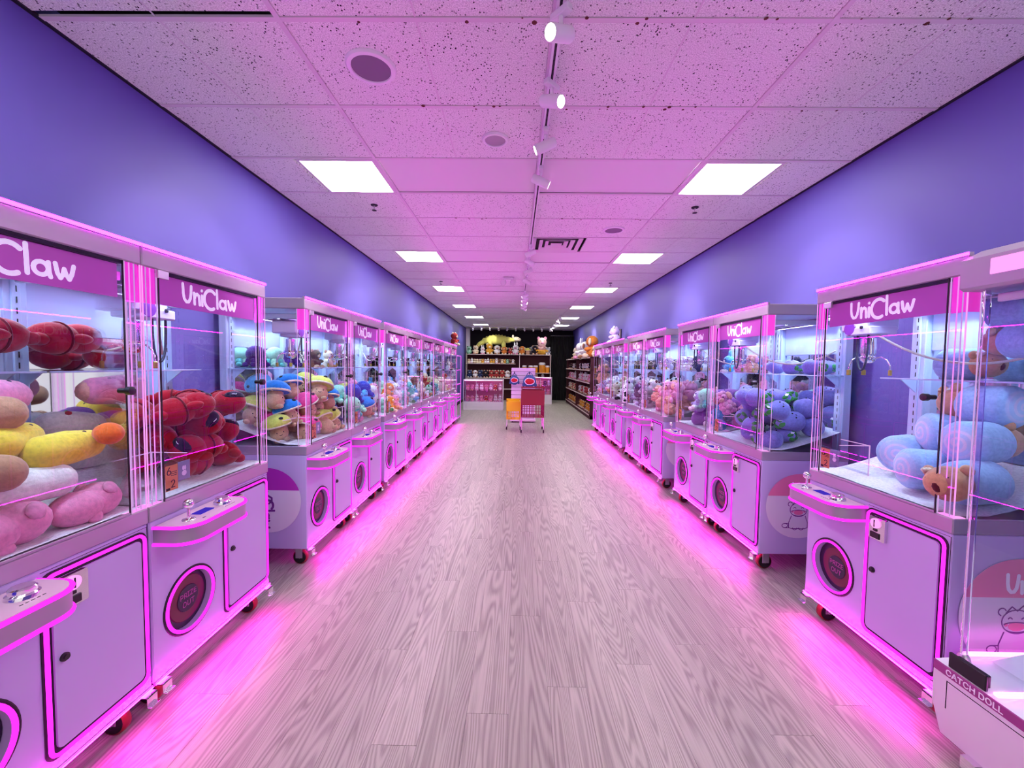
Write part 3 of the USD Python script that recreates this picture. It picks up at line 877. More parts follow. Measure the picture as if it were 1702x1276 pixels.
# ------------------------------------------------------------------ the open-fronted crane cabinet at the right edge of the picture
def make_crane_cabinet():
    t = thing('crane_cabinet', 'tall clear crane cabinet with glowing header at the right edge', 'crane cabinet', (1.74, 1.60, 0), -PI / 2)
    W, Dp = .92, .66                                                       # x runs towards the camera, y into the wall
    side = [(-.045, .06), (-.085, .20), (-.085, .36), (.10, .372), (Dp, .372), (Dp, .10), (.06, .06)]
    ba = obj('base', extrude_side(side, .03, W), 'white_paint', t, smooth=20)
    obj('base_strip', cbx(.03, W, -.0885, -.082, .325, .362, .002), 'hatch_letter', ba)
    w = words('CATCH DOLL', .021, .0012, True)
    for cx in (.17, .52):
        obj('strip_lettering', moved(on_front(w), (cx, -.0885, .333)), 'letter_white', ba)
    obj('base_seam', [bx(.08, W - .02, -.0862, -.085, .305, .3075), bx(.08, .0825, -.0862, -.085, .20, .305)], 'dark_gap', ba)
    dots = [moved(lathe([(.004, .0015), (0, .002)], 8), (.40 + .018 * i + .009 * (j % 2), -.0855, .225 + .011 * j), rotx(PI / 2)) for i in range(5) for j in range(7)]
    obj('sound_holes', dots, 'black_plastic', ba, kind='stuff')
    for u in (.10, W - .12):
        for v in (.05, Dp - .1):
            c = obj('castor', [cbx(u - .03, u + .03, v - .03, v + .03, .052, .062, .002), cyl((u - .02, v, .03), (u + .02, v, .03), .006, 8)], 'brushed', t)
            obj('wheel', moved(lathe([(0, -.014), (.026, -.014), (.030, 0), (.026, .014), (0, .014)], 20), (u, v, .030), roty(PI / 2)), 'rubber', c, smooth=40)
    obj('foot_bracket', [cbx(.13, .18, -.07, -.01, .06, .066, .001), cbx(.13, .18, -.074, -.068, .02, .066, .001)], 'chrome', t)
    # prize tray: flap, white slope, glow
    obj('prize_flap', [cbx(.075, .20, -.080, -.068, .362, .42, .003), cbx(.085, .19, -.060, -.048, .366, .412, .003)], 'black_plastic', t)
    obj('tray_slope', extrude_side([(.10, .374), (Dp - .05, .374), (Dp - .05, .62), (.30, .42)], .06, W - .02), 'white_paint', t)
    obj('tray_light', [cbx(.215, .235, -.075, .10, .366, .380, .004), cbx(.03, .045, .02, Dp - .06, .378, .392, .003)], 'neon_hot', t)
    # glass, corner rods, header
    obj('front_pane', quad((.04, 0, .42), (W, 0, .42), (W, 0, 1.80), (.04, 0, 1.80)), 'glass', t)
    obj('side_pane', quad((.03, .01, .374), (.03, Dp - .01, .374), (.03, Dp - .01, 1.80), (.03, .01, 1.80)), 'glass', t)
    for u, y in ((.045, .012),):
        obj('corner_rod', tube([(u, y, .36), (u, y, 1.80)], .011, 12), 'acrylic', t, smooth=True)
        obj('rod_foot', moved(lathe([(.022, 0), (.018, .02), (.012, .03)], 16), (u, y, .362)), 'brushed', t, smooth=40)
        obj('edge_light', [tube([(u - .010, y + .002, .38), (u - .010, y + .002, 1.80)], .0022, 6)], 'edge_lilac', t)
    hd = obj('header', extrude_side([(-.03, 1.79), (-.045, 1.80), (-.045, 1.905), (.03, 1.945), (Dp, 1.945), (Dp, 1.79)], .0, W), 'band_metal', t)
    hw = obj('header_window', cbx(.10, W - .02, -.049, -.043, 1.835, 1.892, .002), 'neon_pale', hd)
    obj('top_box', cbx(.12, W - .04, .06, .40, 1.70, 1.79, .006), 'dark_gap', t)
    obj('top_rail', [cbx(.06, W - .04, .40, .43, 1.70, 1.735, .003), cbx(.06, W - .04, .03, .05, 1.745, 1.775, .003)], 'white_paint', t)
    obj('inside_light', cbx(.10, W - .06, .45, .48, 1.775, 1.788, .002), 'inside_led', t)
    return t


make_crane_cabinet()

# ------------------------------------------------------------------ plush toys: one of each kind with its parts; every toy is a copy
UsdGeom.Scope.Define(stage, '/World/Patterns')
PATTERN = {}
for nm, col in dict(red='a50d22', redd='6d0a1a', visor='1b1430', yellow='f3d84a', pink='f49ac0', radish='f2eee6', brownf='b98a68', orange='f07030', purplef='9a62b4', leaf='3f9a4a', tan='d9b08e', sky='5cb0e6', blue='2f86d8',
                    lime='dbe06a', hotpink='ef4a94', violet='4a2478', indigo='3a46a8', eggp='8d86d2', peach='f3b0a0', rose='ef9fc4', lilac='c9b4e0', cream='efe2c4', white='f2f0f2', black='201c28', plum='5a2a58', grey='a8a8b4',
                    teal='6cc4b8', mint='a8e0c0', orange2='e0883a', koala='c99a78', snout='5c2230', redbear='b23a3a', green='3f8a52', gold='e2a83a', brownd='6a4430', dino='d8d870', dinod='a8a648', pigp='f2c4c0', navy='2a3560').items():
    fuzzy('plush_' + nm, C(col), tuple(x * .8 for x in C(col)))
look('plush_roll', {'tc': ('texture_coordinate', {}), 'sx': ('separate_xyz', {}), 'a': ('math', {'math_type': 'arctan2'}), 'an': ('math', {'math_type': 'divide', 'value2': 2 * PI}),
                    'y2': ('math', {'math_type': 'multiply'}), 'z2': ('math', {'math_type': 'multiply'}), 's': ('math', {'math_type': 'add'}), 'q': ('math', {'math_type': 'sqrt'}), 'k': ('math', {'math_type': 'multiply', 'value2': 36.}),
                    't': ('math', {'math_type': 'add'}), 'fr': ('math', {'math_type': 'fraction'}),
                    'xm': ('map_range', {'from_min': -.100, 'from_max': -.085}),
                    'r': ('rgb_ramp', {'ramp': [(0., C('b9cdec')), (.45, C('b9cdec')), (.6, C('dcd3ee')), (.9, C('dcd3ee')), (1., C('b9cdec'))]}),
                    'n': ('noise_texture', {'scale': 70., 'detail': 2.}), 'rb': ('rgb_ramp', {'ramp': [(.3, C('8fb0da')), (.7, C('a4c6ea'))]}),
                    'mx': ('mix_color', {'blend_type': 'mix'}), 'b': ('bump', {'strength': .3, 'distance': .004}),
                    'p': ('principled_bsdf', {'roughness': .9, 'sheen_weight': .3, 'specular_ior_level': .1})},
     [('tc.object', 'sx.vector'), ('sx.y', 'a.value1'), ('sx.z', 'a.value2'), ('a.value', 'an.value1'), ('sx.y', 'y2.value1'), ('sx.y', 'y2.value2'), ('sx.z', 'z2.value1'), ('sx.z', 'z2.value2'),
      ('y2.value', 's.value1'), ('z2.value', 's.value2'), ('s.value', 'q.value1'), ('q.value', 'k.value1'), ('k.value', 't.value1'), ('an.value', 't.value2'), ('t.value', 'fr.value1'), ('fr.value', 'r.fac'),
      ('tc.object', 'n.vector'), ('n.fac', 'rb.fac'), ('sx.x', 'xm.value'), ('xm.result', 'mx.fac'), ('r.color', 'mx.a'), ('rb.color', 'mx.b'), ('mx.result', 'p.base_color'), ('n.fac', 'b.height'), ('b.normal', 'p.normal')])


def soft(name, mesh, m, parent):
    """soft part: a little uneven, smooth shaded"""
    v, f = vf(mesh)
    n = meshkit.fbm(v * 38.0)
    tm = trimesh.Trimesh(v, f, process=False)
    v = v + np.asarray(tm.vertex_normals) * (np.asarray(n)[:, None] * .0035)
    return obj(name, (v, f), m, parent, smooth=60)


def eyes(t, pts, r=.009, m='ink'):
    for p in pts:
        obj('eye', vf(ball(p, r, 10)), m, t, smooth=True)


def smile(t, c, w, ax=(1, 0, 0), up=(0, 0, 1), r=.0022):
    c, ax, up = np.array(c), np.array(ax, float), np.array(up, float)
    obj('mouth', tube([c + ax * w * math.cos(a) + up * w * .8 * math.sin(a) for a in np.linspace(PI * 1.1, PI * 1.9, 9)], r, 5), 'ink', t)


def kind(name, spheres, size):
    """pattern prim + its packing spheres"""
    def deco(fn):
        def build(key, *args):
            p = stage.CreateClassPrim(path_for('Patterns/' + name))
            UsdGeom.Xform.Define(stage, p.GetPath())
            p.SetSpecifier(Sdf.SpecifierClass)
            fn(p, *args)
            PATTERN[key] = (p, name, np.array([s[:3] for s in spheres], float), np.array([s[3] for s in spheres], float))
        return build
    return deco


@kind('koala_roll', [(-.075, 0, 0, .094), (0, 0, 0, .096), (.07, 0, 0, .092), (.15, 0, 0, .072)], .3)
def koala_roll(p):
    bod = m3.Manifold.batch_hull([ball((-.06, 0, 0), (.045, .095, .095), 28), ball((.07, 0, 0), (.05, .09, .09), 28)])
    soft('roll', bod.refine_to_length(.018), 'plush_roll', p)
    soft('head', blob([((.135, 0, .0), (.078, .076, .072))], 24), 'plush_koala', p)
    obj('snout', vf(ball((.196, 0, -.008), (.022, .020, .028), 14)), 'plush_snout', p, smooth=True)
    for s in (-1, 1):
        obj('ear', vf(ball((.125, s * .066, .052), (.018, .026, .026), 12)), 'plush_koala', p, smooth=True)
    eyes(p, [(.190, -.038, .026), (.190, .038, .026)], .0065)
    obj('bow', [vf(ball((.150 + .012 * math.cos(a), -.058 + .010 * math.sin(a), .058), .010, 8)) for a in np.arange(5) * 2 * PI / 5], 'plush_cream', p, smooth=True)


@kind('visor_plush', [(-.07, 0, 0, .080), (.03, 0, 0, .082), (.105, 0, 0, .070)], .3)
def visor_plush(p, body='plush_red', dark='plush_redd'):
    soft('body', blob([((-.05, 0, 0), (.115, .085, .082)), ((.07, 0, .004), (.10, .088, .08))], 24), body, p)
    obj('visor', vf(ball((.120, 0, .038), (.046, .062, .036), 20)), 'plush_visor', p, smooth=True)
    obj('visor_rim', tube([(.112 + .045 * math.cos(a) * .9, .063 * math.sin(a), .050 + .012 * math.cos(a) * -1) for a in np.arange(28) * 2 * PI / 28], .0035, 6, closed=True), dark, p, smooth=True)
    obj('visor_shine', tube([(.152, -.028, .055), (.160, -.008, .054), (.152, .012, .058)], .0022, 5), 'letter_white', p)
    for s in (-1, 1):
        soft('arm', blob([((.015, s * .082, .0), (.05, .026, .026))], 14), body, p)
        soft('foot', blob([((-.15, s * .040, -.008), (.042, .032, .030))], 14), body, p)
    obj('belt', tube([(-.035, .087 * math.cos(a), .084 * math.sin(a)) for a in np.arange(28) * 2 * PI / 28], .006, 6, closed=True), dark, p, smooth=True)


def veg(p, body, m, tip=None, leaf=False, x0=-.09, x1=.09, r0=.066, r1=.058):
    soft('body', m3.Manifold.batch_hull([ball((x0, 0, 0), (r0 * .95, r0, r0), 24), ball((0, 0, .002), max(r0, r1) * 1.02, 24), ball((x1, 0, 0), (r1 * .9, r1, r1), 24)]).refine_to_length(.02), m, p)
    eyes(p, [(x1 * .55, -.026, r1 * .93), (x1 * .55, .026, r1 * .93)], .0085)
    smile(p, (x1 * .35, 0, r1 * 1.02), .010, (0, 1, 0), (1, 0, 0))
    if leaf:
        obj('leaf', [moved(vf(ball((.018, 0, 0), (.020, .007, .004), 10)), (-.03, 0, r0 * 1.03), rotz(a)) for a in np.arange(5) * 2 * PI / 5], 'plush_leaf', p, smooth=True)
    if tip:
        soft('tip', blob([((x1 + r1 * .35, 0, 0), (r1 * .72, r1 * .78, r1 * .78))], 16), tip, p)


VS = [(-.085, 0, 0, .066), (0, 0, 0, .067), (.085, 0, 0, .060)]
corn = kind('corn_plush', VS, .3)(lambda p: veg(p, 0, 'plush_yellow'))
radish = kind('radish_plush', VS, .3)(lambda p: veg(p, 0, 'plush_radish', None, True))
sausage = kind('sausage_plush', VS, .3)(lambda p: veg(p, 0, 'plush_pink', 'plush_peach'))
mudbrown = kind('potato_plush', VS, .3)(lambda p: veg(p, 0, 'plush_brownf'))
yam = kind('yam_plush', VS, .3)(lambda p: veg(p, 0, 'plush_purplef', 'plush_pink'))


@kind('carrot_plush', [(-.01, 0, 0, .050), (.04, 0, 0, .045)], .15)
def carrot(p):
    soft('body', blob([((0, 0, 0), (.062, .052, .050)), ((.035, 0, 0), (.05, .042, .042))], 20), 'plush_orange', p)
    eyes(p, [(.03, -.018, .042), (.03, .018, .042)], .006)


@kind('piglet_plush', [(-.06, 0, 0, .072), (.04, 0, .004, .078), (.10, 0, .0, .055)], .28)
def piglet(p):
    soft('body', blob([((-.05, 0, 0), (.10, .074, .070)), ((.055, 0, .006), (.085, .076, .074))], 24), 'plush_pink', p)
    obj('snout', vf(ball((.135, 0, -.004), (.018, .030, .024), 14)), 'plush_rose', p, smooth=True)
    for s in (-1, 1):
        soft('ear', blob([((.05, s * .060, .055), (.030, .012, .030), rotx(s * .5))], 12), 'plush_rose', p)
        soft('foot', blob([((-.03, s * .05, -.05), (.03, .022, .024))], 12), 'plush_pink', p)
    eyes(p, [(.118, -.034, .030), (.118, .034, .030)], .007)


@kind('toadstool_plush', [(0, 0, -.025, .060), (0, 0, .045, .082)], .22)
def toadstool(p, cap, spot):
    soft('body', blob([((0, 0, -.035), (.064, .062, .062)), ((0, 0, .015), (.052, .05, .05))], 22), 'plush_tan', p)
    dome = m3.Manifold.sphere(1., 26).scale((.100, .098, .072)).translate((0, 0, .040)) - m3.Manifold.cube((.4, .4, .2), True).translate((0, 0, -.072))
    soft('cap', dome.refine_to_length(.025), cap, p)
    obj('cap_rim', tube([(.097 * math.cos(a), .095 * math.sin(a), .031) for a in np.arange(40) * 2 * PI / 26], .008, 6, closed=True), 'plush_cream', p, smooth=True)
    for a, zz in ((-1.2, .085), (.6, .09), (2.4, .08)):
        n = np.array([math.cos(a) * .075, math.sin(a) * .073, zz])
        obj('cap_dot', vf(ball(n, (.017, .017, .012), 10)), spot, p, smooth=True)
    eyes(p, [(-.022, -.054, -.022), (.022, -.054, -.022)], .006)
    smile(p, (0, -.062, -.036), .010)
    for s in (-1, 1):
        obj('foot', vf(ball((s * .035, -.045, -.085), (.022, .026, .018), 10)), 'plush_tan', p, smooth=True)


@kind('octopus_plush', [(0, 0, .03, .072), (.05, 0, -.04, .05), (-.05, 0, -.04, .05)], .2)
def octopus(p, m, m2):
    soft('head', blob([((0, 0, .035), (.078, .076, .074))], 22), m, p)
    for k in range(7):
        a = 2 * PI * k / 7
        soft('tentacle', blob([((.055 * math.cos(a), .055 * math.sin(a), -.030), (.030, .030, .034)), ((.085 * math.cos(a), .085 * math.sin(a), -.058), (.024, .024, .022))], 12), m2 if k % 2 else m, p)
    eyes(p, [(-.028, -.066, .045), (.028, -.066, .045)], .008)


@kind('eggplant_plush', [(-.05, 0, 0, .076), (.03, 0, 0, .068), (.085, 0, 0, .045)], .28)
def eggplant(p):
    soft('body', m3.Manifold.batch_hull([ball((-.045, 0, 0), (.075, .080, .078), 26), ball((.075, 0, .004), (.045, .046, .046), 22)]).refine_to_length(.02), 'plush_eggp', p)
    for k in range(4):
        a = 2 * PI * k / 4 + .3
        soft('leaf', blob([((.095, .028 * math.cos(a), .028 * math.sin(a)), (.030, .010 + .018 * abs(math.sin(a)), .010 + .018 * abs(math.cos(a))))], 12), 'plush_leaf', p)
    eyes(p, [(.005, -.022, .075), (.005, .022, .075)], .006)
    smile(p, (-.008, 0, .079), .007, (0, 1, 0), (1, 0, 0))
    obj('tag', cbx(.10, .135, -.012, .012, .040, .0415, .0005), 'letter_white', p)


@kind('bear_plush', [(0, 0, -.025, .062), (0, -.005, .065, .058)], .24)
def bear(p, m, m2, ears='round'):
    soft('body', blob([((0, 0, -.035), (.064, .058, .066))], 22), m, p)
    soft('head', blob([((0, -.006, .062), (.062, .056, .055))], 22), m, p)
    obj('muzzle', vf(ball((0, -.054, .050), (.026, .018, .020), 14)), m2, p, smooth=True)
    obj('nose', vf(ball((0, -.071, .056), (.008, .005, .006), 8)), 'ink', p, smooth=True)
    eyes(p, [(-.024, -.056, .072), (.024, -.056, .072)], .0068)
    for s in (-1, 1):
        if ears == 'round':
            soft('ear', blob([((s * .044, 0, .106), (.020, .012, .020))], 12), m2, p)
        elif ears == 'long':
            soft('ear', blob([((s * .026, .004, .135), (.014, .010, .044))], 12), m, p)
        else:
            soft('ear', blob([((s * .066, -.008, .058), (.016, .014, .034))], 12), m2, p)
        soft('arm', blob([((s * .058, -.030, -.012), (.020, .034, .020))], 12), m, p)
        soft('leg', blob([((s * .038, -.056, -.075), (.024, .036, .024))], 12), m2, p)


@kind('curly_plush', [(0, 0, -.02, .070), (0, 0, .06, .062)], .24)
def curly(p, m, m2):
    r_ = random.Random(3)
    soft('body', blob([((0, 0, -.035), .052)] + [((.048 * math.cos(a) * math.cos(b), .046 * math.sin(a) * math.cos(b), -.035 + .05 * math.sin(b)), .026) for b in (-.7, 0., .7) for a in np.arange(6) * PI / 3 + b], 12), m, p)
    soft('head', blob([((0, 0, .055), .045)] + [((.042 * math.cos(a) * math.cos(b), .042 * math.sin(a) * math.cos(b), .06 + .042 * math.sin(b)), .022) for b in (.1, .9) for a in np.arange(6) * PI / 3 + b], 12), m, p)
    obj('muzzle', vf(ball((0, -.056, .044), (.024, .020, .018), 12)), m2, p, smooth=True)
    eyes(p, [(-.024, -.060, .064), (.024, -.060, .064)], .006)
    for s in (-1, 1):
        soft('ear', blob([((s * .060, 0, .055), (.022, .020, .036))], 12), m2, p)


koala_roll('roll')
visor_plush('visor')
corn('corn'), radish('radish'), sausage('sausage'), mudbrown('potato'), yam('yam'), carrot('carrot'), piglet('piglet')
toadstool('toad_blue', 'plush_blue', 'ink'), toadstool('toad_sky', 'plush_sky', 'ink'), toadstool('toad_lime', 'plush_lime', 'ink'), toadstool('toad_pink', 'plush_hotpink', 'ink')
octopus('octo_violet', 'plush_violet', 'plush_violet'), octopus('octo_blue', 'plush_indigo', 'plush_sky'), octopus('octo_mint', 'plush_mint', 'plush_teal')
eggplant('eggplant')
for key, a, b, e in (('bear_pink', 'rose', 'peach', 'round'), ('bear_lilac', 'lilac', 'white', 'round'), ('bear_grey', 'grey', 'white', 'round'), ('bear_plum', 'plum', 'lilac', 'round'), ('bunny_white', 'white', 'rose', 'long'), ('bunny_lilac', 'lilac', 'rose', 'long'),
                     ('dog_orange', 'orange2', 'cream', 'drop'), ('dog_white', 'white', 'brownf', 'drop'), ('panda', 'white', 'black', 'round'), ('bear_teal', 'teal', 'white', 'round'), ('bear_cream', 'cream', 'brownf', 'round'), ('bear_green', 'mint', 'green', 'round'),
                     ('bear_brown', 'brownd', 'tan', 'round'), ('bear_red', 'redbear', 'cream', 'round'), ('bear_gold', 'gold', 'cream', 'round'), ('bunny_sky', 'sky', 'white', 'long'), ('bear_navy', 'navy', 'grey', 'round'), ('dog_yellow', 'lime', 'gold', 'drop'), ('bear_black', 'black', 'tan', 'round')):
    bear(key, 'plush_' + a, 'plush_' + b, e)
curly('curly_peach', 'plush_peach', 'plush_rose'), curly('curly_pink', 'plush_rose', 'plush_peach'), curly('curly_white', 'plush_white', 'plush_lilac'), curly('curly_cream', 'plush_cream', 'plush_brownf')

SAY = dict(roll=('pale blue swirl roll plush', 'roll plush'), visor=('red visor plush', 'plush'), corn=('yellow corn plush', 'plush'), radish=('white radish plush', 'plush'), sausage=('pink sausage plush', 'plush'), potato=('brown potato plush', 'plush'),
           yam=('purple yam plush', 'plush'), carrot=('small orange plush', 'plush'), piglet=('pink piglet plush', 'plush'), toad_blue=('blue-capped toadstool plush', 'plush'), toad_sky=('sky-blue toadstool plush', 'plush'),
           toad_lime=('yellow-capped toadstool plush', 'plush'), toad_pink=('pink-capped toadstool plush', 'plush'), octo_violet=('dark violet octopus plush', 'plush'), octo_blue=('blue octopus plush', 'plush'), octo_mint=('mint octopus plush', 'plush'),
           eggplant=('lavender eggplant plush', 'plush'), bear_pink=('pink bear plush', 'plush'), bear_lilac=('lilac bear plush', 'plush'), bear_grey=('grey bear plush', 'plush'), bear_plum=('plum bear plush', 'plush'), bunny_white=('white bunny plush', 'plush'),
           bunny_lilac=('lilac bunny plush', 'plush'), dog_orange=('orange dog plush', 'plush'), dog_white=('white dog plush', 'plush'), panda=('black-eared white bear plush', 'plush'), bear_teal=('teal bear plush', 'plush'), bear_cream=('cream bear plush', 'plush'),
           bear_green=('mint bear plush', 'plush'), bear_brown=('brown bear plush', 'plush'), bear_red=('red bear plush', 'plush'), bear_gold=('golden bear plush', 'plush'), bunny_sky=('sky-blue bunny plush', 'plush'), bear_navy=('navy bear plush', 'plush'),
           dog_yellow=('yellow dog plush', 'plush'), bear_black=('black bear plush', 'plush'), curly_peach=('peach curly plush', 'plush'), curly_pink=('pink curly plush', 'plush'), curly_white=('white curly plush', 'plush'), curly_cream=('cream sheep plush', 'plush'))
LONG = {'roll', 'visor', 'corn', 'radish', 'sausage', 'potato', 'yam', 'carrot', 'piglet', 'eggplant'}


def settle(S_, rad, u, v, placed, floor):
    """height at which a toy (packing spheres S_, rad around its own origin) comes to rest at (u, v)"""
    z = max(floor(u + s[0], v + s[1]) + r * .9 - s[2] for s, r in zip(S_, rad))
    for P, pr in placed:
        d2 = (P[None, :, 0] - (u + S_[:, None, 0])) ** 2 + (P[None, :, 1] - (v + S_[:, None, 1])) ** 2
        rr = ((pr[None, :] + rad[:, None]) * .88) ** 2
        hit = d2 < rr
        if hit.any():
            zz = P[None, :, 2] + np.sqrt(np.maximum(rr - d2, 0)) - S_[:, None, 2]
            z = max(z, float(zz[hit].max()))
    return z


def toy_rot(key, r_, yaw=None, tilt=None):
    if key in LONG:
        y = r_.uniform(0, 2 * PI) if yaw is None else yaw
        roll = r_.uniform(-.9, .9)
        return rotz(y) @ roty(r_.uniform(-.22, .12) if tilt is None else tilt) @ rotx(roll)
    y = r_.uniform(-1.0, 1.0) if yaw is None else yaw
    return rotz(y) @ rotx(r_.uniform(-.5, .15)) @ roty(r_.uniform(-.6, .6))


def fill(side, k, keys, n, seed, where, hand=(), sc=1.0, shelf=(), top=1.34, lean=.18):
    """heaps toys in one machine. hand: (kind, u, v, yaw) given by eye; the rest fall where there is room. shelf: kinds on the clear shelf (kind, u)"""
    y0, W = MACH[side, k]
    M = mach_matrix(side, y0, W)
    r_ = random.Random(seed)
    placed, toys = [], []

    def drop(key, u, v, Rm, s):
        p, nm, c0, rad = PATTERN[key]
        S_ = (c0 * s) @ Rm.T
        z = settle(S_, rad * s, u, v, placed, bed_height)
        return S_, rad * s, z

    for h in hand:
        key, u, v, yaw = h[:4]
        s = sc * (h[4] if len(h) > 4 else 1.)
        Rm = toy_rot(key, r_, yaw, .0)
        S_, rad, z = drop(key, u, v, Rm, s)
        placed.append((S_ + (u, v, z), rad))
        toys.append((key, u, v, z, Rm, s))
    tries = 0
    while len(toys) < n + len(hand) and tries < n * 3:
        tries += 1
        key = r_.choice(keys)
        best = None
        s = sc * r_.uniform(.94, 1.06)
        for _ in range(40):
            Rm = toy_rot(key, r_)
            p, nm, c0, rad = PATTERN[key]
            S_ = (c0 * s) @ Rm.T
            lo = (-(S_[:, :2] - rad[:, None] * s).min(0)) + .012
            hi = np.array([W, D - .07]) - (S_[:, :2] + rad[:, None] * s).max(0) - .012
            if (hi <= lo).any():
                continue
            u, v = r_.uniform(lo[0], hi[0]), r_.uniform(lo[1], hi[1])
            if any(S_[i, 0] + u - rad[i] * s < .20 and S_[i, 1] + v - rad[i] * s < .16 for i in range(len(S_))):
                continue
            z = settle(S_, rad * s, u, v, placed, bed_height)
            sco = z - lean * v
            if z + max(S_[:, 2] + rad * s) < top and (best is None or sco < best[0]):
                best = (sco, u, v, z, Rm, S_, rad * s)
        if best:
            _, u, v, z, Rm, S_, rad = best
            placed.append((S_ + (u, v, z), rad))
            toys.append((key, u, v, z, Rm, s))
    for h in shelf:
        key, u = h[:2]
        yaw = h[2] if len(h) > 2 else None
        Rm = toy_rot(key, r_, (r_.choice((0., PI)) + r_.uniform(-.2, .2)) if key in LONG and yaw is None else yaw, 0.)
        if key in LONG:
            Rm = rotz(r_.choice((0., PI)) + r_.uniform(-.15, .15)) if yaw is None else rotz(yaw)
        else:
            Rm = rotz(r_.uniform(-.3, .3))
        p, nm, c0, rad = PATTERN[key]
        s = sc * (h[3] if len(h) > 3 else .85)
        S_ = (c0 * s) @ Rm.T
        prev = [q for q in placed if q[0][:, 2].min() > SHELF_Z - .02]
        z = settle(S_, rad * s, u, D - .155, prev, lambda a, b: SHELF_Z + .004)
        placed.append((S_ + (u, D - .155, z), rad * s))
        toys.append((key, u, D - .155, z, Rm, s, 'shelf'))
    # labels: by row from the front glass and by order from the end nearest the camera
    near = (lambda q: q[1]) if side == 'L' else (lambda q: -q[1])
    rows = {}
    for q in toys:
        row = 'clear shelf' if len(q) > 6 else ('front row' if q[2] < .22 else 'middle row' if q[2] < .38 else 'back row')
        rows.setdefault((q[0], row), []).append(q)
    for (key, row), L in rows.items():
        L.sort(key=near)
        for j, q in enumerate(L):
            say, cat = SAY[key]
            lab = f'{say}, {nth(j)} from the near end, {row}, {where}'
            p = PATTERN[key][0]
            copy_of(p, PATTERN[key][1], M @ mat4(q[1:4], q[4], q[5]), lab, 'plush toys in the claw machines', 'plush toy')
    return toys


fill('L', 0, ['sausage', 'radish', 'piglet', 'potato', 'yam', 'corn', 'radish'], 22, 11, 'first left machine', sc=.86,
     hand=[('piglet', .655, .095, .15), ('piglet', .40, .10, .1, 1.1), ('radish', .50, .13, 3.0), ('corn', .645, .15, .12, 1.05), ('carrot', .715, .062, 1.2, .95), ('corn', .545, .23, .5), ('potato', .43, .22, 2.9), ('sausage', .56, .33, .3, 1.15)],
     shelf=[('visor', .15, 0., .95), ('visor', .42, .1, .95), ('visor', .66, PI, .95)], lean=.15, top=1.28)
fill('L', 1, ['visor'], 30, 24, 'second left machine', shelf=[('visor', .15, 0., .95)], sc=.82, top=1.33, lean=.2)
fill('L', 2, ['toad_blue', 'toad_sky', 'toad_lime', 'toad_blue', 'toad_pink', 'toad_sky', 'toad_lime'], 24, 33, 'third left machine', shelf=[('octo_violet', .18), ('octo_mint', .42), ('octo_violet', .66)], top=1.42, lean=.35)
fill('L', 3, ['octo_violet', 'octo_blue', 'octo_violet', 'octo_mint', 'toad_blue', 'toad_lime', 'curly_pink'], 22, 44, 'fourth left machine', shelf=[('bear_brown', .28), ('bear_cream', .55)], top=1.3)
fill('L', 4, ['curly_pink', 'bear_pink', 'dog_orange', 'bear_green', 'bunny_white', 'bear_pink', 'curly_white'], 22, 55, 'fifth left machine', top=1.32)
fill('L', 5, ['bear_lilac', 'bear_green', 'bunny_lilac', 'bear_teal', 'dog_orange', 'bunny_sky'], 20, 66, 'sixth left machine', sc=1.05, top=1.32)
fill('L', 6, ['dog_white', 'bear_brown', 'bunny_white', 'bear_cream', 'panda'], 16, 77, 'seventh left machine', sc=1.1)
fill('L', 7, ['bear_teal', 'bear_navy', 'bear_red', 'bear_grey', 'bear_green'], 14, 88, 'eighth left machine', sc=1.1)
fill('L', 8, ['bear_cream', 'dog_yellow', 'bunny_white', 'curly_cream'], 12, 99, 'ninth left machine', sc=1.15)
fill('L', 9, ['bear_pink', 'bear_cream', 'bear_red'], 10, 111, 'tenth left machine', sc=1.15)

fill('R', 0, ['roll'], 5, 21, 'first right machine',
     hand=[('roll', .27, .30, 2.1), ('roll', .50, .19, 1.35), ('roll', .70, .19, -1.35), ('roll', .41, .37, 1.25), ('roll', .63, .27, 1.75), ('roll', .56, .42, 3.25)],
     shelf=[('roll', .37, 0., .85), ('roll', .65, PI, .85), ('roll', .58, .1, .85)], lean=.3, top=1.30)
fill('R', 1, ['eggplant'], 30, 31, 'second right machine', shelf=[('eggplant', .15), ('eggplant', .40), ('eggplant', .64)], sc=.92, top=1.34)
fill('R', 2, ['curly_pink', 'bunny_sky', 'octo_mint', 'bear_lilac', 'toad_sky', 'yam', 'bear_pink'], 22, 41, 'third right machine', shelf=[('bunny_sky', .2), ('curly_pink', .42), ('curly_peach', .62)], top=1.28)
fill('R', 3, ['curly_peach', 'curly_pink', 'curly_peach', 'bear_pink'], 22, 51, 'fourth right machine', sc=1.1, shelf=[('curly_white', .2), ('curly_white', .45), ('bear_navy', .66)], top=1.32)
fill('R', 4, ['bear_grey', 'bear_plum', 'bear_grey', 'curly_white', 'panda'], 20, 61, 'fifth right machine', sc=1.1, shelf=[('curly_white', .3), ('bear_lilac', .55)], top=1.32)
fill('R', 5, ['panda', 'bear_black', 'panda', 'curly_white', 'bear_grey'], 18, 71, 'sixth right machine', sc=1.1)
fill('R', 6, ['curly_cream', 'bear_cream', 'bunny_white', 'curly_white'], 15, 81, 'seventh right machine', sc=1.15)
fill('R', 7, ['bear_lilac', 'bear_pink', 'bunny_lilac'], 12, 91, 'eighth right machine', sc=1.15)
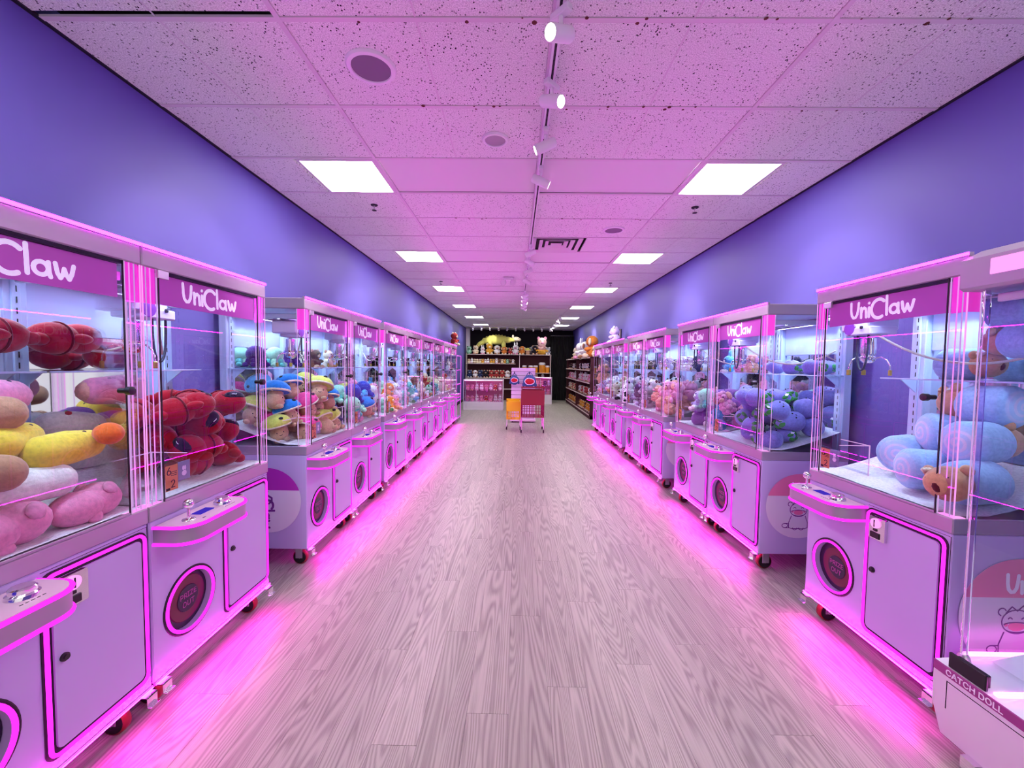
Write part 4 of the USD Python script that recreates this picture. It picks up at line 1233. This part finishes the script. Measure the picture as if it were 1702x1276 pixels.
# ------------------------------------------------------------------ the far end of the shop
plain('cart_red', C('82082a'), .35)
plain('cart_yellow', C('f2cc18'), .4)
plain('slat_lilac', C('e2d2ea'), .4)
plain('bag_blue', C('31588e'), .6)
plain('mouth_red', C('c2142c'), .6)
plain('shelf_wood', C('c9b8b4'), .5)
plain('shelf_back', C('4a2024'), .8)
plain('frame_black', C('1c161c'), .4)
plain('frame_paper', C('b9b2bd'), .7)
plain('amber', C('d88a1c'), .35)
plain('curtain_black', C('0d0b10'), .95)


def cart(name, label, x, y, w, d, h, m, leg_m):
    t = thing(name, label, 'shopping cart', (x, y, 0))
    zb = h * .34
    zt = h * .93
    def wall(p, q, z0, z1, th=.012):
        p, q = np.array(p), np.array(q)
        n = np.array([-(q - p)[1], (q - p)[0]])
        n = n / np.linalg.norm(n) * th / 2
        v = np.array([[*(a + s * n), z] for z in (z0, z1) for s in (-1, 1) for a in (p, q)])
        return v, BOXF
    a, b = w / 2, w / 2 * .86
    cs = [(-a, 0), (a, 0), (b, d), (-b, d)]
    bk = obj('basket', [bx(-a * .95, a * .95, .01, d - .01, zb, zb + .012)] + [wall(cs[i], cs[(i + 1) % 4], zt - h * .32, zt) for i in range(4)], m, t)
    bars = []
    for i in range(4):
        p, q = np.array(cs[i]), np.array(cs[(i + 1) % 4])
        for k in range(9):
            c = p + (q - p) * (k / 8)
            bars.append(cyl((*c, zb), (*c, zt - h * .31), .006, 6))
        for zz in (zb + .005, zb + (zt - h * .32 - zb) * .5):
            bars.append(cyl((*p, zz), (*q, zz), .006, 6))
    obj('basket_bars', bars, m, bk)
    obj('handle', [cyl((-a * 1.02, -.05, h), (a * 1.02, -.05, h), .016, 10), cyl((-a * .96, -.05, h), (-a * .96, .02, zt - .03), .01, 8), cyl((a * .96, -.05, h), (a * .96, .02, zt - .03), .01, 8)], m, t)
    for sx in (-1, 1):
        for sy in (0, 1):
            yy = .02 if sy == 0 else d - .03
            obj('leg', tube([(sx * a * .93, yy, zb), (sx * a * .98, yy, h * .12), (sx * a * .98, yy, .075)], .011, 8), leg_m, t, smooth=40)
            obj('wheel', moved(lathe([(0, -.014), (.028, -.014), (.036, 0), (.028, .014), (0, .014)], 18), (sx * a * .98, yy, .036), roty(PI / 2)), 'rubber', t, smooth=40)
    return t


cart('shopping_cart', 'large dark red plastic shopping cart in the middle of the aisle', .36, 8.9, .50, .55, 1.01, 'cart_red', 'brushed')
cart('shopping_cart', 'small yellow plastic shopping cart left of the red one', -.06, 9.3, .32, .36, .71, 'cart_yellow', 'white_paint')

# slatted stand with two bags
t = thing('slat_stand', 'white slatted display stand behind the two carts', 'display stand', (.175, 10.62, 0))
obj('back_board', bx(-.30, .30, .012, .03, .10, 1.42), 'band_metal', t)
for k in range(13):
    obj('slat', cbx(-.31, .31, -.004, .012, .115 + k * .101, .20 + k * .101, .004), 'slat_lilac', t)
obj('stand_base', cbx(-.33, .33, -.12, .20, .03, .10, .01), 'white_paint', t)
for sx in (-1, 1):
    obj('wheel', cyl((sx * .27, -.02, .018), (sx * .27, .02, .018), .018, 12), 'rubber', t)
for sx in (-.23, .16):
    obj('hook', [cyl((sx, -.06, 1.285), (sx, .0, 1.285), .006, 6), bx(sx - .012, sx + .012, -.006, -.001, 1.25, 1.32)], 'black_plastic', t)


def round_bag(x, y, z, r, label):
    t = thing('round_bag', label, 'bag', (x, y, z))
    soft('body', moved(vf(ball((0, 0, 0), (r, r * .42, r), 26)), (0, 0, 0)), 'bag_blue', t)
    v = vf(ball((0, -r * .30, -.01 * r), (r * .74, r * .16, r * .50), 22))
    obj('mouth', v, 'mouth_red', t, smooth=True)
    obj('mouth_edge', tube([(r * .74 * math.cos(a), -r * .36, -.01 * r + r * (.50 + .03 * math.cos(3 * a)) * math.sin(a)) for a in np.arange(36) * 2 * PI / 36], r * .07, 6, closed=True), 'letter_white', t, smooth=True)
    obj('strap', tube([(-r * .55, 0, r * .75), (-r * .3, 0, r * 1.25), (0, 0, r * 1.38), (r * .3, 0, r * 1.25), (r * .55, 0, r * .75)], .009, 6), 'bag_blue', t, smooth=True)
    for sx in (-1, 1):
        obj('fin', blob([((sx * r * .92, 0, -r * .55), (r * .22, r * .12, r * .34))], 12), 'bag_blue', t, smooth=True)


round_bag(-.055, 10.50, 1.10, .118, 'smaller round blue bag with red mouth hanging on the slatted stand')
round_bag(.335, 10.48, 1.075, .165, 'larger round blue bag with red mouth hanging above the red cart')


def toy(key, loc, s, yaw, label, group=None, tilt=0., extra=None):
    p, nm, c0, rad = PATTERN[key]
    Rm = rotz(yaw) @ rotx(tilt)
    z = -min(((c0 * s) @ Rm.T)[:, 2] - rad * s) * 1.0
    return copy_of(p, nm, mat4((loc[0], loc[1], loc[2] + z), Rm, s), label, group, 'plush toy')


# glass counters
def counter(x0, x1, y0, y1, h, zb, label, keys, n, where, seed):
    t = thing('glass_counter', label, 'display counter', (x0, y0, 0))
    W, Dp = x1 - x0, y1 - y0
    obj('plinth', cbx(0, W, 0, Dp, 0, zb, .005), 'white_paint', t)
    obj('front_pane', quad((.02, .004, zb), (W - .02, .004, zb), (W - .02, .004, h - .02), (.02, .004, h - .02)), 'glass', t)
    for u in (0.004, W - .004):
        obj('side_pane', quad((u, .02, zb), (u, Dp - .02, zb), (u, Dp - .02, h - .02), (u, .02, h - .02)), 'glass', t)
    for u in (0, W - .022):
        for v in (0, Dp - .022):
            obj('corner_post', cbx(u, u + .022, v, v + .022, zb, h - .02, .003), 'white_paint', t)
    obj('top_frame', extrude_side([(0, h - .025), (Dp, h - .025), (Dp, h), (0, h)], 0, W), 'white_paint', t)
    obj('middle_post', cbx(W * .32, W * .32 + .014, .0, .014, zb, h - .02, .002), 'white_paint', t)
    obj('glass_shelf', cbx(.02, W - .02, .05, Dp - .03, zb + (h - zb) * .5, zb + (h - zb) * .5 + .006, .001), 'clear_plastic', t)
    obj('back_panel', bx(.02, W - .02, Dp - .02, Dp - .01, zb, h - .03), 'sticker_pink', t)
    obj('counter_light', cbx(.04, W - .04, .03, .05, h - .036, h - .026, .002), 'counter_led', t)
    r_ = random.Random(seed)
    for lev, z in (('lower', zb), ('upper', zb + (h - zb) * .5 + .006)):
        for i in range(n):
            key = r_.choice(keys)
            toy(key, (x0 + .11 + (W - .22) * i / (n - 1), y0 + Dp * r_.uniform(.42, .6), z), .9, r_.uniform(-.4, .4), f'small {SAY[key][0]}, {nth(i)} from the left, {lev} level of the {where}', 'toys in the glass counters')


emit('counter_led', (1., .3, .9), 12.)
counter(-1.74, -.43, 13.30, 13.85, 1.0, .27, 'glass display counter with white plinth at the back left', ['bear_pink', 'bunny_white', 'bear_lilac', 'bear_red', 'curly_pink'], 8, 'left glass counter', 5)
counter(.70, 1.36, 15.6, 16.05, 1.04, .36, 'glass display counter beside the dark doorway', ['bear_plum', 'bear_pink', 'bunny_lilac'], 4, 'right glass counter', 6)

# shelves along the back
SX0, SX1, SY0, SY1 = -2.10, 1.41, 16.75, 17.2
t = thing('back_shelving', 'wide shelving of plush toys across the back wall', 'shelving')
obj('back_panel', bx(SX0, SX1, SY1, SY1 + .02, 0, 1.93), 'shelf_back', t)
for x0, x1, z in ((SX0, SX1, 1.925), (SX0, -.05, 1.545), (.16, SX1, 1.18), (SX0, SX1, .95), (SX0, SX1, .5)):
    obj('shelf_board', cbx(x0, x1, SY0, SY1, z - .03, z, .004), 'shelf_wood', t)
for x in (SX0, .10, SX1 - .03):
    obj('upright', cbx(x, x + .03, SY0 + .02, SY1, 0, 1.90, .003), 'shelf_wood', t)
TZ = 1.925
row = [('bear_green', -1.98, 1.5), ('bear_cream', -1.70, 1.7), ('bunny_white', -1.42, 1.4), ('bear_gold', -1.14, 2.1), ('dog_white', -.82, 1.8), ('dog_orange', -.52, 1.6), ('bear_red', -.27, 1.3), ('bunny_white', -.05, 1.9), ('dog_orange', .22, 1.7),
       ('toad_lime', .45, 1.4), ('bear_black', .74, 1.8), ('bear_grey', 1.28, 1.5)]
for i, (k, x, s) in enumerate(row):
    toy(k, (x, SY0 + .17, TZ), s, rng.uniform(-.25, .25), f'{SAY[k][0]}, {nth(i)} from the left on the top back shelf', 'toys on the top back shelf')
r_ = random.Random(12)
for i in range(17):
    k = r_.choice(['bear_cream', 'bear_brown', 'dog_white', 'bear_gold', 'bear_red', 'bunny_white', 'bear_green', 'curly_cream'])
    toy(k, (-1.98 + i * .114, SY0 + .16, 1.545), .85, r_.uniform(-.4, .4), f'small {SAY[k][0]}, {nth(i)} from the left on the second back shelf', 'toys on the second back shelf')
for i in range(9):
    k = r_.choice(['bear_black', 'bear_brown', 'bunny_lilac', 'bear_red', 'bear_navy', 'dog_white'])
    toy(k, (-1.95 + i * .225, SY0 + .17, .95), 1.5, r_.uniform(-.4, .4), f'{SAY[k][0]}, {nth(i)} from the left on the third back shelf', 'toys on the third back shelf')
for i in range(4):
    k = ['bear_gold', 'dog_orange', 'bear_cream', 'dog_white'][i]
    toy(k, (.30 + i * .26, SY0 + .16, .95), .85, r_.uniform(-.4, .4), f'small {SAY[k][0]} below the amber jars, {nth(i)} from the left', 'toys below the amber jars')
for i, x in enumerate((.32, .58, .78, 1.05, 1.27)):
    big = i == 3
    j = thing('amber_jar', f'amber jar on the back shelf beside the doorway, {nth(i)} from the left', 'jar', (x, SY0 + .18, 1.18), group='amber jars')
    h = .42 if big else .30
    r0 = .13 if big else .09
    obj('body', lathe([(0, 0), (r0 * .9, 0), (r0, .02), (r0, h * .7), (r0 * .9, h * .76), (0, h * .76)], 20), 'amber', j, smooth=40)
    obj('lid', lathe([(r0 * .96, h * .76), (r0 * 1.03, h * .80), (r0 * 1.0, h * .96), (r0 * .7, h), (0, h)], 20), 'plush_white', j, smooth=40)
    if big:
        obj('handle', tube([(r0, 0, h * .2), (r0 + .06, 0, h * .25), (r0 + .06, 0, h * .55), (r0, 0, h * .6)], .014, 8), 'amber', j, smooth=True)

# big toys lying on the top shelf
t = thing('dinosaur_plush', 'huge pale yellow-green long-necked dinosaur plush on the top back shelf', 'plush toy', (-.83, SY0 + .30, TZ + .58))
soft('body', blob([((0, 0, .02), (.50, .17, .20)), ((-.42, 0, -.02), (.22, .13, .13)), ((-.66, -.02, -.13), (.20, .10, .10), roty(-.5)), ((.44, 0, .02), (.22, .14, .13)), ((.63, -.01, .03), (.16, .11, .10))], 24), 'plush_dino', t)
soft('head', blob([((.80, -.02, .06), (.16, .12, .095)), ((.90, -.03, .04), (.10, .095, .07))], 20), 'plush_cream', t)
soft('tail', blob([((-.80, -.04, -.24), (.16, .07, .07), roty(-.75))], 16), 'plush_dino', t)
for k in range(9):
    x = -.55 + k * .125
    obj('back_spike', vf(ball((x, 0, .20 - abs(x) ** 2 * .5), (.055, .02, .06), 10)), 'plush_dinod', t, smooth=True)
for x in (-.28, .28):
    for s in (-1, 1):
        soft('leg', blob([((x, s * .14, -.19), (.09, .07, .17))], 14), 'plush_dino', t)
for s in (-1, 1):
    obj('ear', vf(ball((.66, s * .09, .16), (.05, .03, .07), 10)), 'plush_cream', t, smooth=True)
    obj('eye', vf(ball((.90, -.03 + s * .085, .085), .017, 10)), 'ink', t, smooth=True)

t = thing('pig_plush', 'large pale pink spotted pig plush sitting on a yellow plush at the shelf end', 'plush toy', (1.03, SY0 + .20, TZ + .30))
soft('body', blob([((0, 0, -.03), (.15, .13, .11))], 20), 'plush_pigp', t)
soft('head', blob([((0, -.02, .22), (.19, .15, .19)), ((0, -.04, .12), (.16, .13, .11))], 22), 'plush_pigp', t)
obj('snout', vf(ball((.02, -.16, .17), (.065, .04, .05), 14)), 'plush_rose', t, smooth=True)
for s in (-1, 1):
    obj('eye', vf(ball((s * .075, -.145, .27), .020, 10)), 'ink', t, smooth=True)
    soft('ear', blob([((s * .14, 0, .38), (.06, .03, .07))], 12), 'plush_rose', t)
    soft('arm', blob([((s * .13, -.07, .0), (.05, .08, .05))], 12), 'plush_pigp', t)
t = thing('banana_plush', 'big yellow crescent plush under the pig at the top shelf end', 'plush toy', (1.03, SY0 + .17, TZ + .12))
soft('body', blob([((0, 0, -.02), (.20, .12, .10)), ((-.20, 0, .03), (.11, .09, .085)), ((.20, 0, .03), (.11, .09, .085))], 22), 'plush_gold', t)
for s in (-1, 1):
    obj('tip', vf(ball((s * .30, 0, .085), (.04, .035, .04), 10)), 'plush_brownd', t, smooth=True)
    obj('eye', vf(ball((s * .05, -.115, .0), .014, 8)), 'ink', t, smooth=True)
t = thing('penguin_plush', 'big dark grey penguin plush lying behind the pig', 'plush toy', (.86, SY0 + .37, TZ + .17))
soft('body', blob([((0, 0, 0.04), (.34, .10, .20)), ((-.28, 0, .0), (.16, .09, .14))], 22), 'plush_grey', t)
soft('belly', blob([((.14, -.04, .08), (.18, .08, .14))], 18), 'plush_white', t)
for s in (-1, 1):
    soft('wing', blob([((.05, s * .09, .0), (.14, .025, .07))], 12), 'plush_navy', t)
obj('beak', vf(ball((-.42, -.03, .0), (.05, .03, .025), 10)), 'plush_gold', t, smooth=True)

# gondola shelving on the right, past the machines
RX0, RX1, RY0, RY1 = 2.02, 2.42, 11.3, 16.7
t = thing('side_shelving', 'five-tier dark shelving of plush along the far right wall', 'shelving')
LV = (.14, .62, 1.02, 1.38, 1.74)
obj('back_panel', bx(RX1 - .02, RX1, RY0, RY1, 0, 1.735), 'shelf_back', t)
obj('kick_board', bx(RX0 + .03, RX1 - .02, RY0, RY1, 0, .10), 'shelf_back', t)
for z in LV:
    obj('shelf_board', cbx(RX0, RX1 - .02, RY0, RY1, z - .03, z, .004), 'shelf_back', t)
    obj('price_rail', cbx(RX0 - .006, RX0, RY0, RY1, z - .034, z + .004, .001), 'shelf_wood', t)
for y in (RY0, (RY0 + RY1) / 2, RY1 - .03):
    obj('upright', cbx(RX0 + .02, RX1, y, y + .03, 0, 1.735, .003), 'shelf_back', t)
r_ = random.Random(31)
for li, z in enumerate(LV[:4]):
    ks = (['bear_gold', 'dog_orange', 'bear_brown'], ['bear_red', 'dog_white', 'bear_cream', 'bear_red'], ['bunny_white', 'bear_pink', 'dog_white'], ['panda', 'dog_white', 'bear_black'])[li]
    for i in range(17):
        k = r_.choice(ks)
        toy(k, (RX0 + .17, RY0 + .20 + i * .315, z), 1.05 if li < 3 else .95, -PI / 2 + r_.uniform(-.4, .4), f'{SAY[k][0]}, {nth(i)} from the near end, {("bottom", "second", "third", "fourth")[li]} tier, right shelving', 'toys on the right shelving')
for i, (k, y, s, la) in enumerate((('dog_orange', 11.75, 3.0, 'giant orange dog plush on top of the far right shelving'), ('dog_white', 12.9, 2.5, 'big white dog plush behind the giant orange dog'), ('bunny_white', 13.9, 2.6, 'tall white bunny plush on the far right shelving'), ('bear_cream', 14.8, 2.0, 'cream bear plush farthest on the right shelving'),
                                   ('bear_red', 12.35, 1.3, 'small red bear plush below the giant orange dog'), ('curly_cream', 11.3, 1.5, 'cream sheep plush at the near end of the right shelving'))):
    toy(k, (RX0 + .15, y, LV[4] if k != 'x' else 0), s, -PI / 2 - .5, la)
toy('bear_lilac', (2.16, 9.05, ZH1 + .05), 1.75, -PI / 2 - .6, 'big lilac bear plush sitting on the last right claw machine')
toy('curly_peach', (2.13, 10.0, 1.05), 2.4, -PI / 2 - .5, 'large peach curly plush on the white stool past the right machines')
t = thing('stool', 'white stool past the last right machine', 'stool', (2.13, 10.0, 0))
obj('seat', lathe([(0, 1.0), (.17, 1.0), (.18, 1.02), (.17, 1.045), (0, 1.05)], 24), 'white_paint', t, smooth=40)
for a in np.arange(4) * PI / 2 + .4:
    obj('leg', cyl((.15 * math.cos(a), .15 * math.sin(a), 1.0), (.19 * math.cos(a), .19 * math.sin(a), 0), .014, 8), 'white_paint', t)
t = thing('picture_frame', 'small black framed picture on the right wall past the machines', 'picture frame', (WR, 9.85, 2.24))
obj('frame', moved(extrude(sbox(-.24, -.12, .24, .12).difference(sbox(-.20, -.085, .20, .085)), .02), (0, 0, 0), np.array([[0, 0, -1], [1, 0, 0], [0, 1, 0]])), 'frame_black', t)
obj('print', bx(-.008, -.002, -.2, .2, -.085, .085), 'frame_paper', t)
obj('print_motif', bx(-.0095, -.008, -.06, .06, -.05, .06), 'shelf_back', t)

# glowing rack past the last left machine
t = thing('lit_rack', 'narrow pink-lit display rack past the last left claw machine', 'display rack', (-2.12, 10.30, 0))
for z in (.10, .55, .98, 1.35, 1.72):
    sb = obj('rack_shelf', cbx(0, .60, 0, .80, z - .02, z, .003), 'cabinet_paint', t)
    obj('shelf_light', cbx(.598, .606, 0, .80, z - .018, z - .006, .002), 'neon', sb)
for u in (.01, .58):
    for v in (0.0, .78):
        obj('rack_post', cbx(u, u + .02, v, v + .02, 0, 1.72, .003), 'cabinet_paint', t)
obj('rack_edge_light', [bx(.601, .606, 0.004, .012, .12, 1.7), bx(.601, .606, .788, .796, .12, 1.7)], 'neon', t)
r_ = random.Random(8)
for li, z in enumerate((.10, .55, .98, 1.35, 1.72)):
    for i in range(3):
        k = r_.choice(['bear_pink', 'bunny_white', 'bear_red', 'bear_lilac'])
        toy(k, (-2.12 + .36, 10.30 + .15 + i * .25, z), 1.0, PI / 2 + r_.uniform(-.3, .3), f'{SAY[k][0]}, {nth(i)} from the near end, {("lowest", "second", "third", "fourth", "top")[li]} shelf, pink-lit rack', 'toys on the pink-lit rack')

# bracket shelf with a red toy high on the left wall
t = thing('wall_shelf', 'small dark bracket shelf high on the far left wall', 'wall shelf', (WL, 13.0, 2.10))
obj('board', cbx(0, .28, -.25, .25, -.02, 0, .003), 'frame_black', t)
for v in (-.18, .18):
    obj('bracket', moved(extrude(Polygon([(0, 0), (.2, 0), (0, -.16)]), .012), (0, v, -.02), rotx(PI / 2)), 'frame_black', t)
toy('bear_red', (WL + .15, 13.0, 2.10), 1.9, PI / 2 - .4, 'dark red bear plush sitting on the bracket shelf, far left wall')

# black curtain over the doorway at the back right
t = thing('curtain', 'black floor-length curtain over the doorway at the back right', 'curtain', (0, 0, 0))
n = 90
pts = np.array([(1.46 + .95 * k / n, 17.45 + .028 * math.sin(k * .75)) for k in range(n + 1)])
v = np.vstack([np.c_[pts, np.full(n + 1, .02)], np.c_[pts, np.full(n + 1, 2.74)], np.c_[pts + (0, .008), np.full(n + 1, .02)], np.c_[pts + (0, .008), np.full(n + 1, 2.74)]])
m_ = n + 1
f = np.vstack([[[i, i + 1, m_ + i + 1], [i, m_ + i + 1, m_ + i], [2 * m_ + i + 1, 2 * m_ + i, 3 * m_ + i], [2 * m_ + i + 1, 3 * m_ + i, 3 * m_ + i + 1]] for i in range(n)])
obj('cloth', (v, f), 'curtain_black', t, smooth=True)
obj('curtain_rod', cyl((1.43, 17.46, 2.75), (2.43, 17.46, 2.75), .012, 10), 'brushed', t)
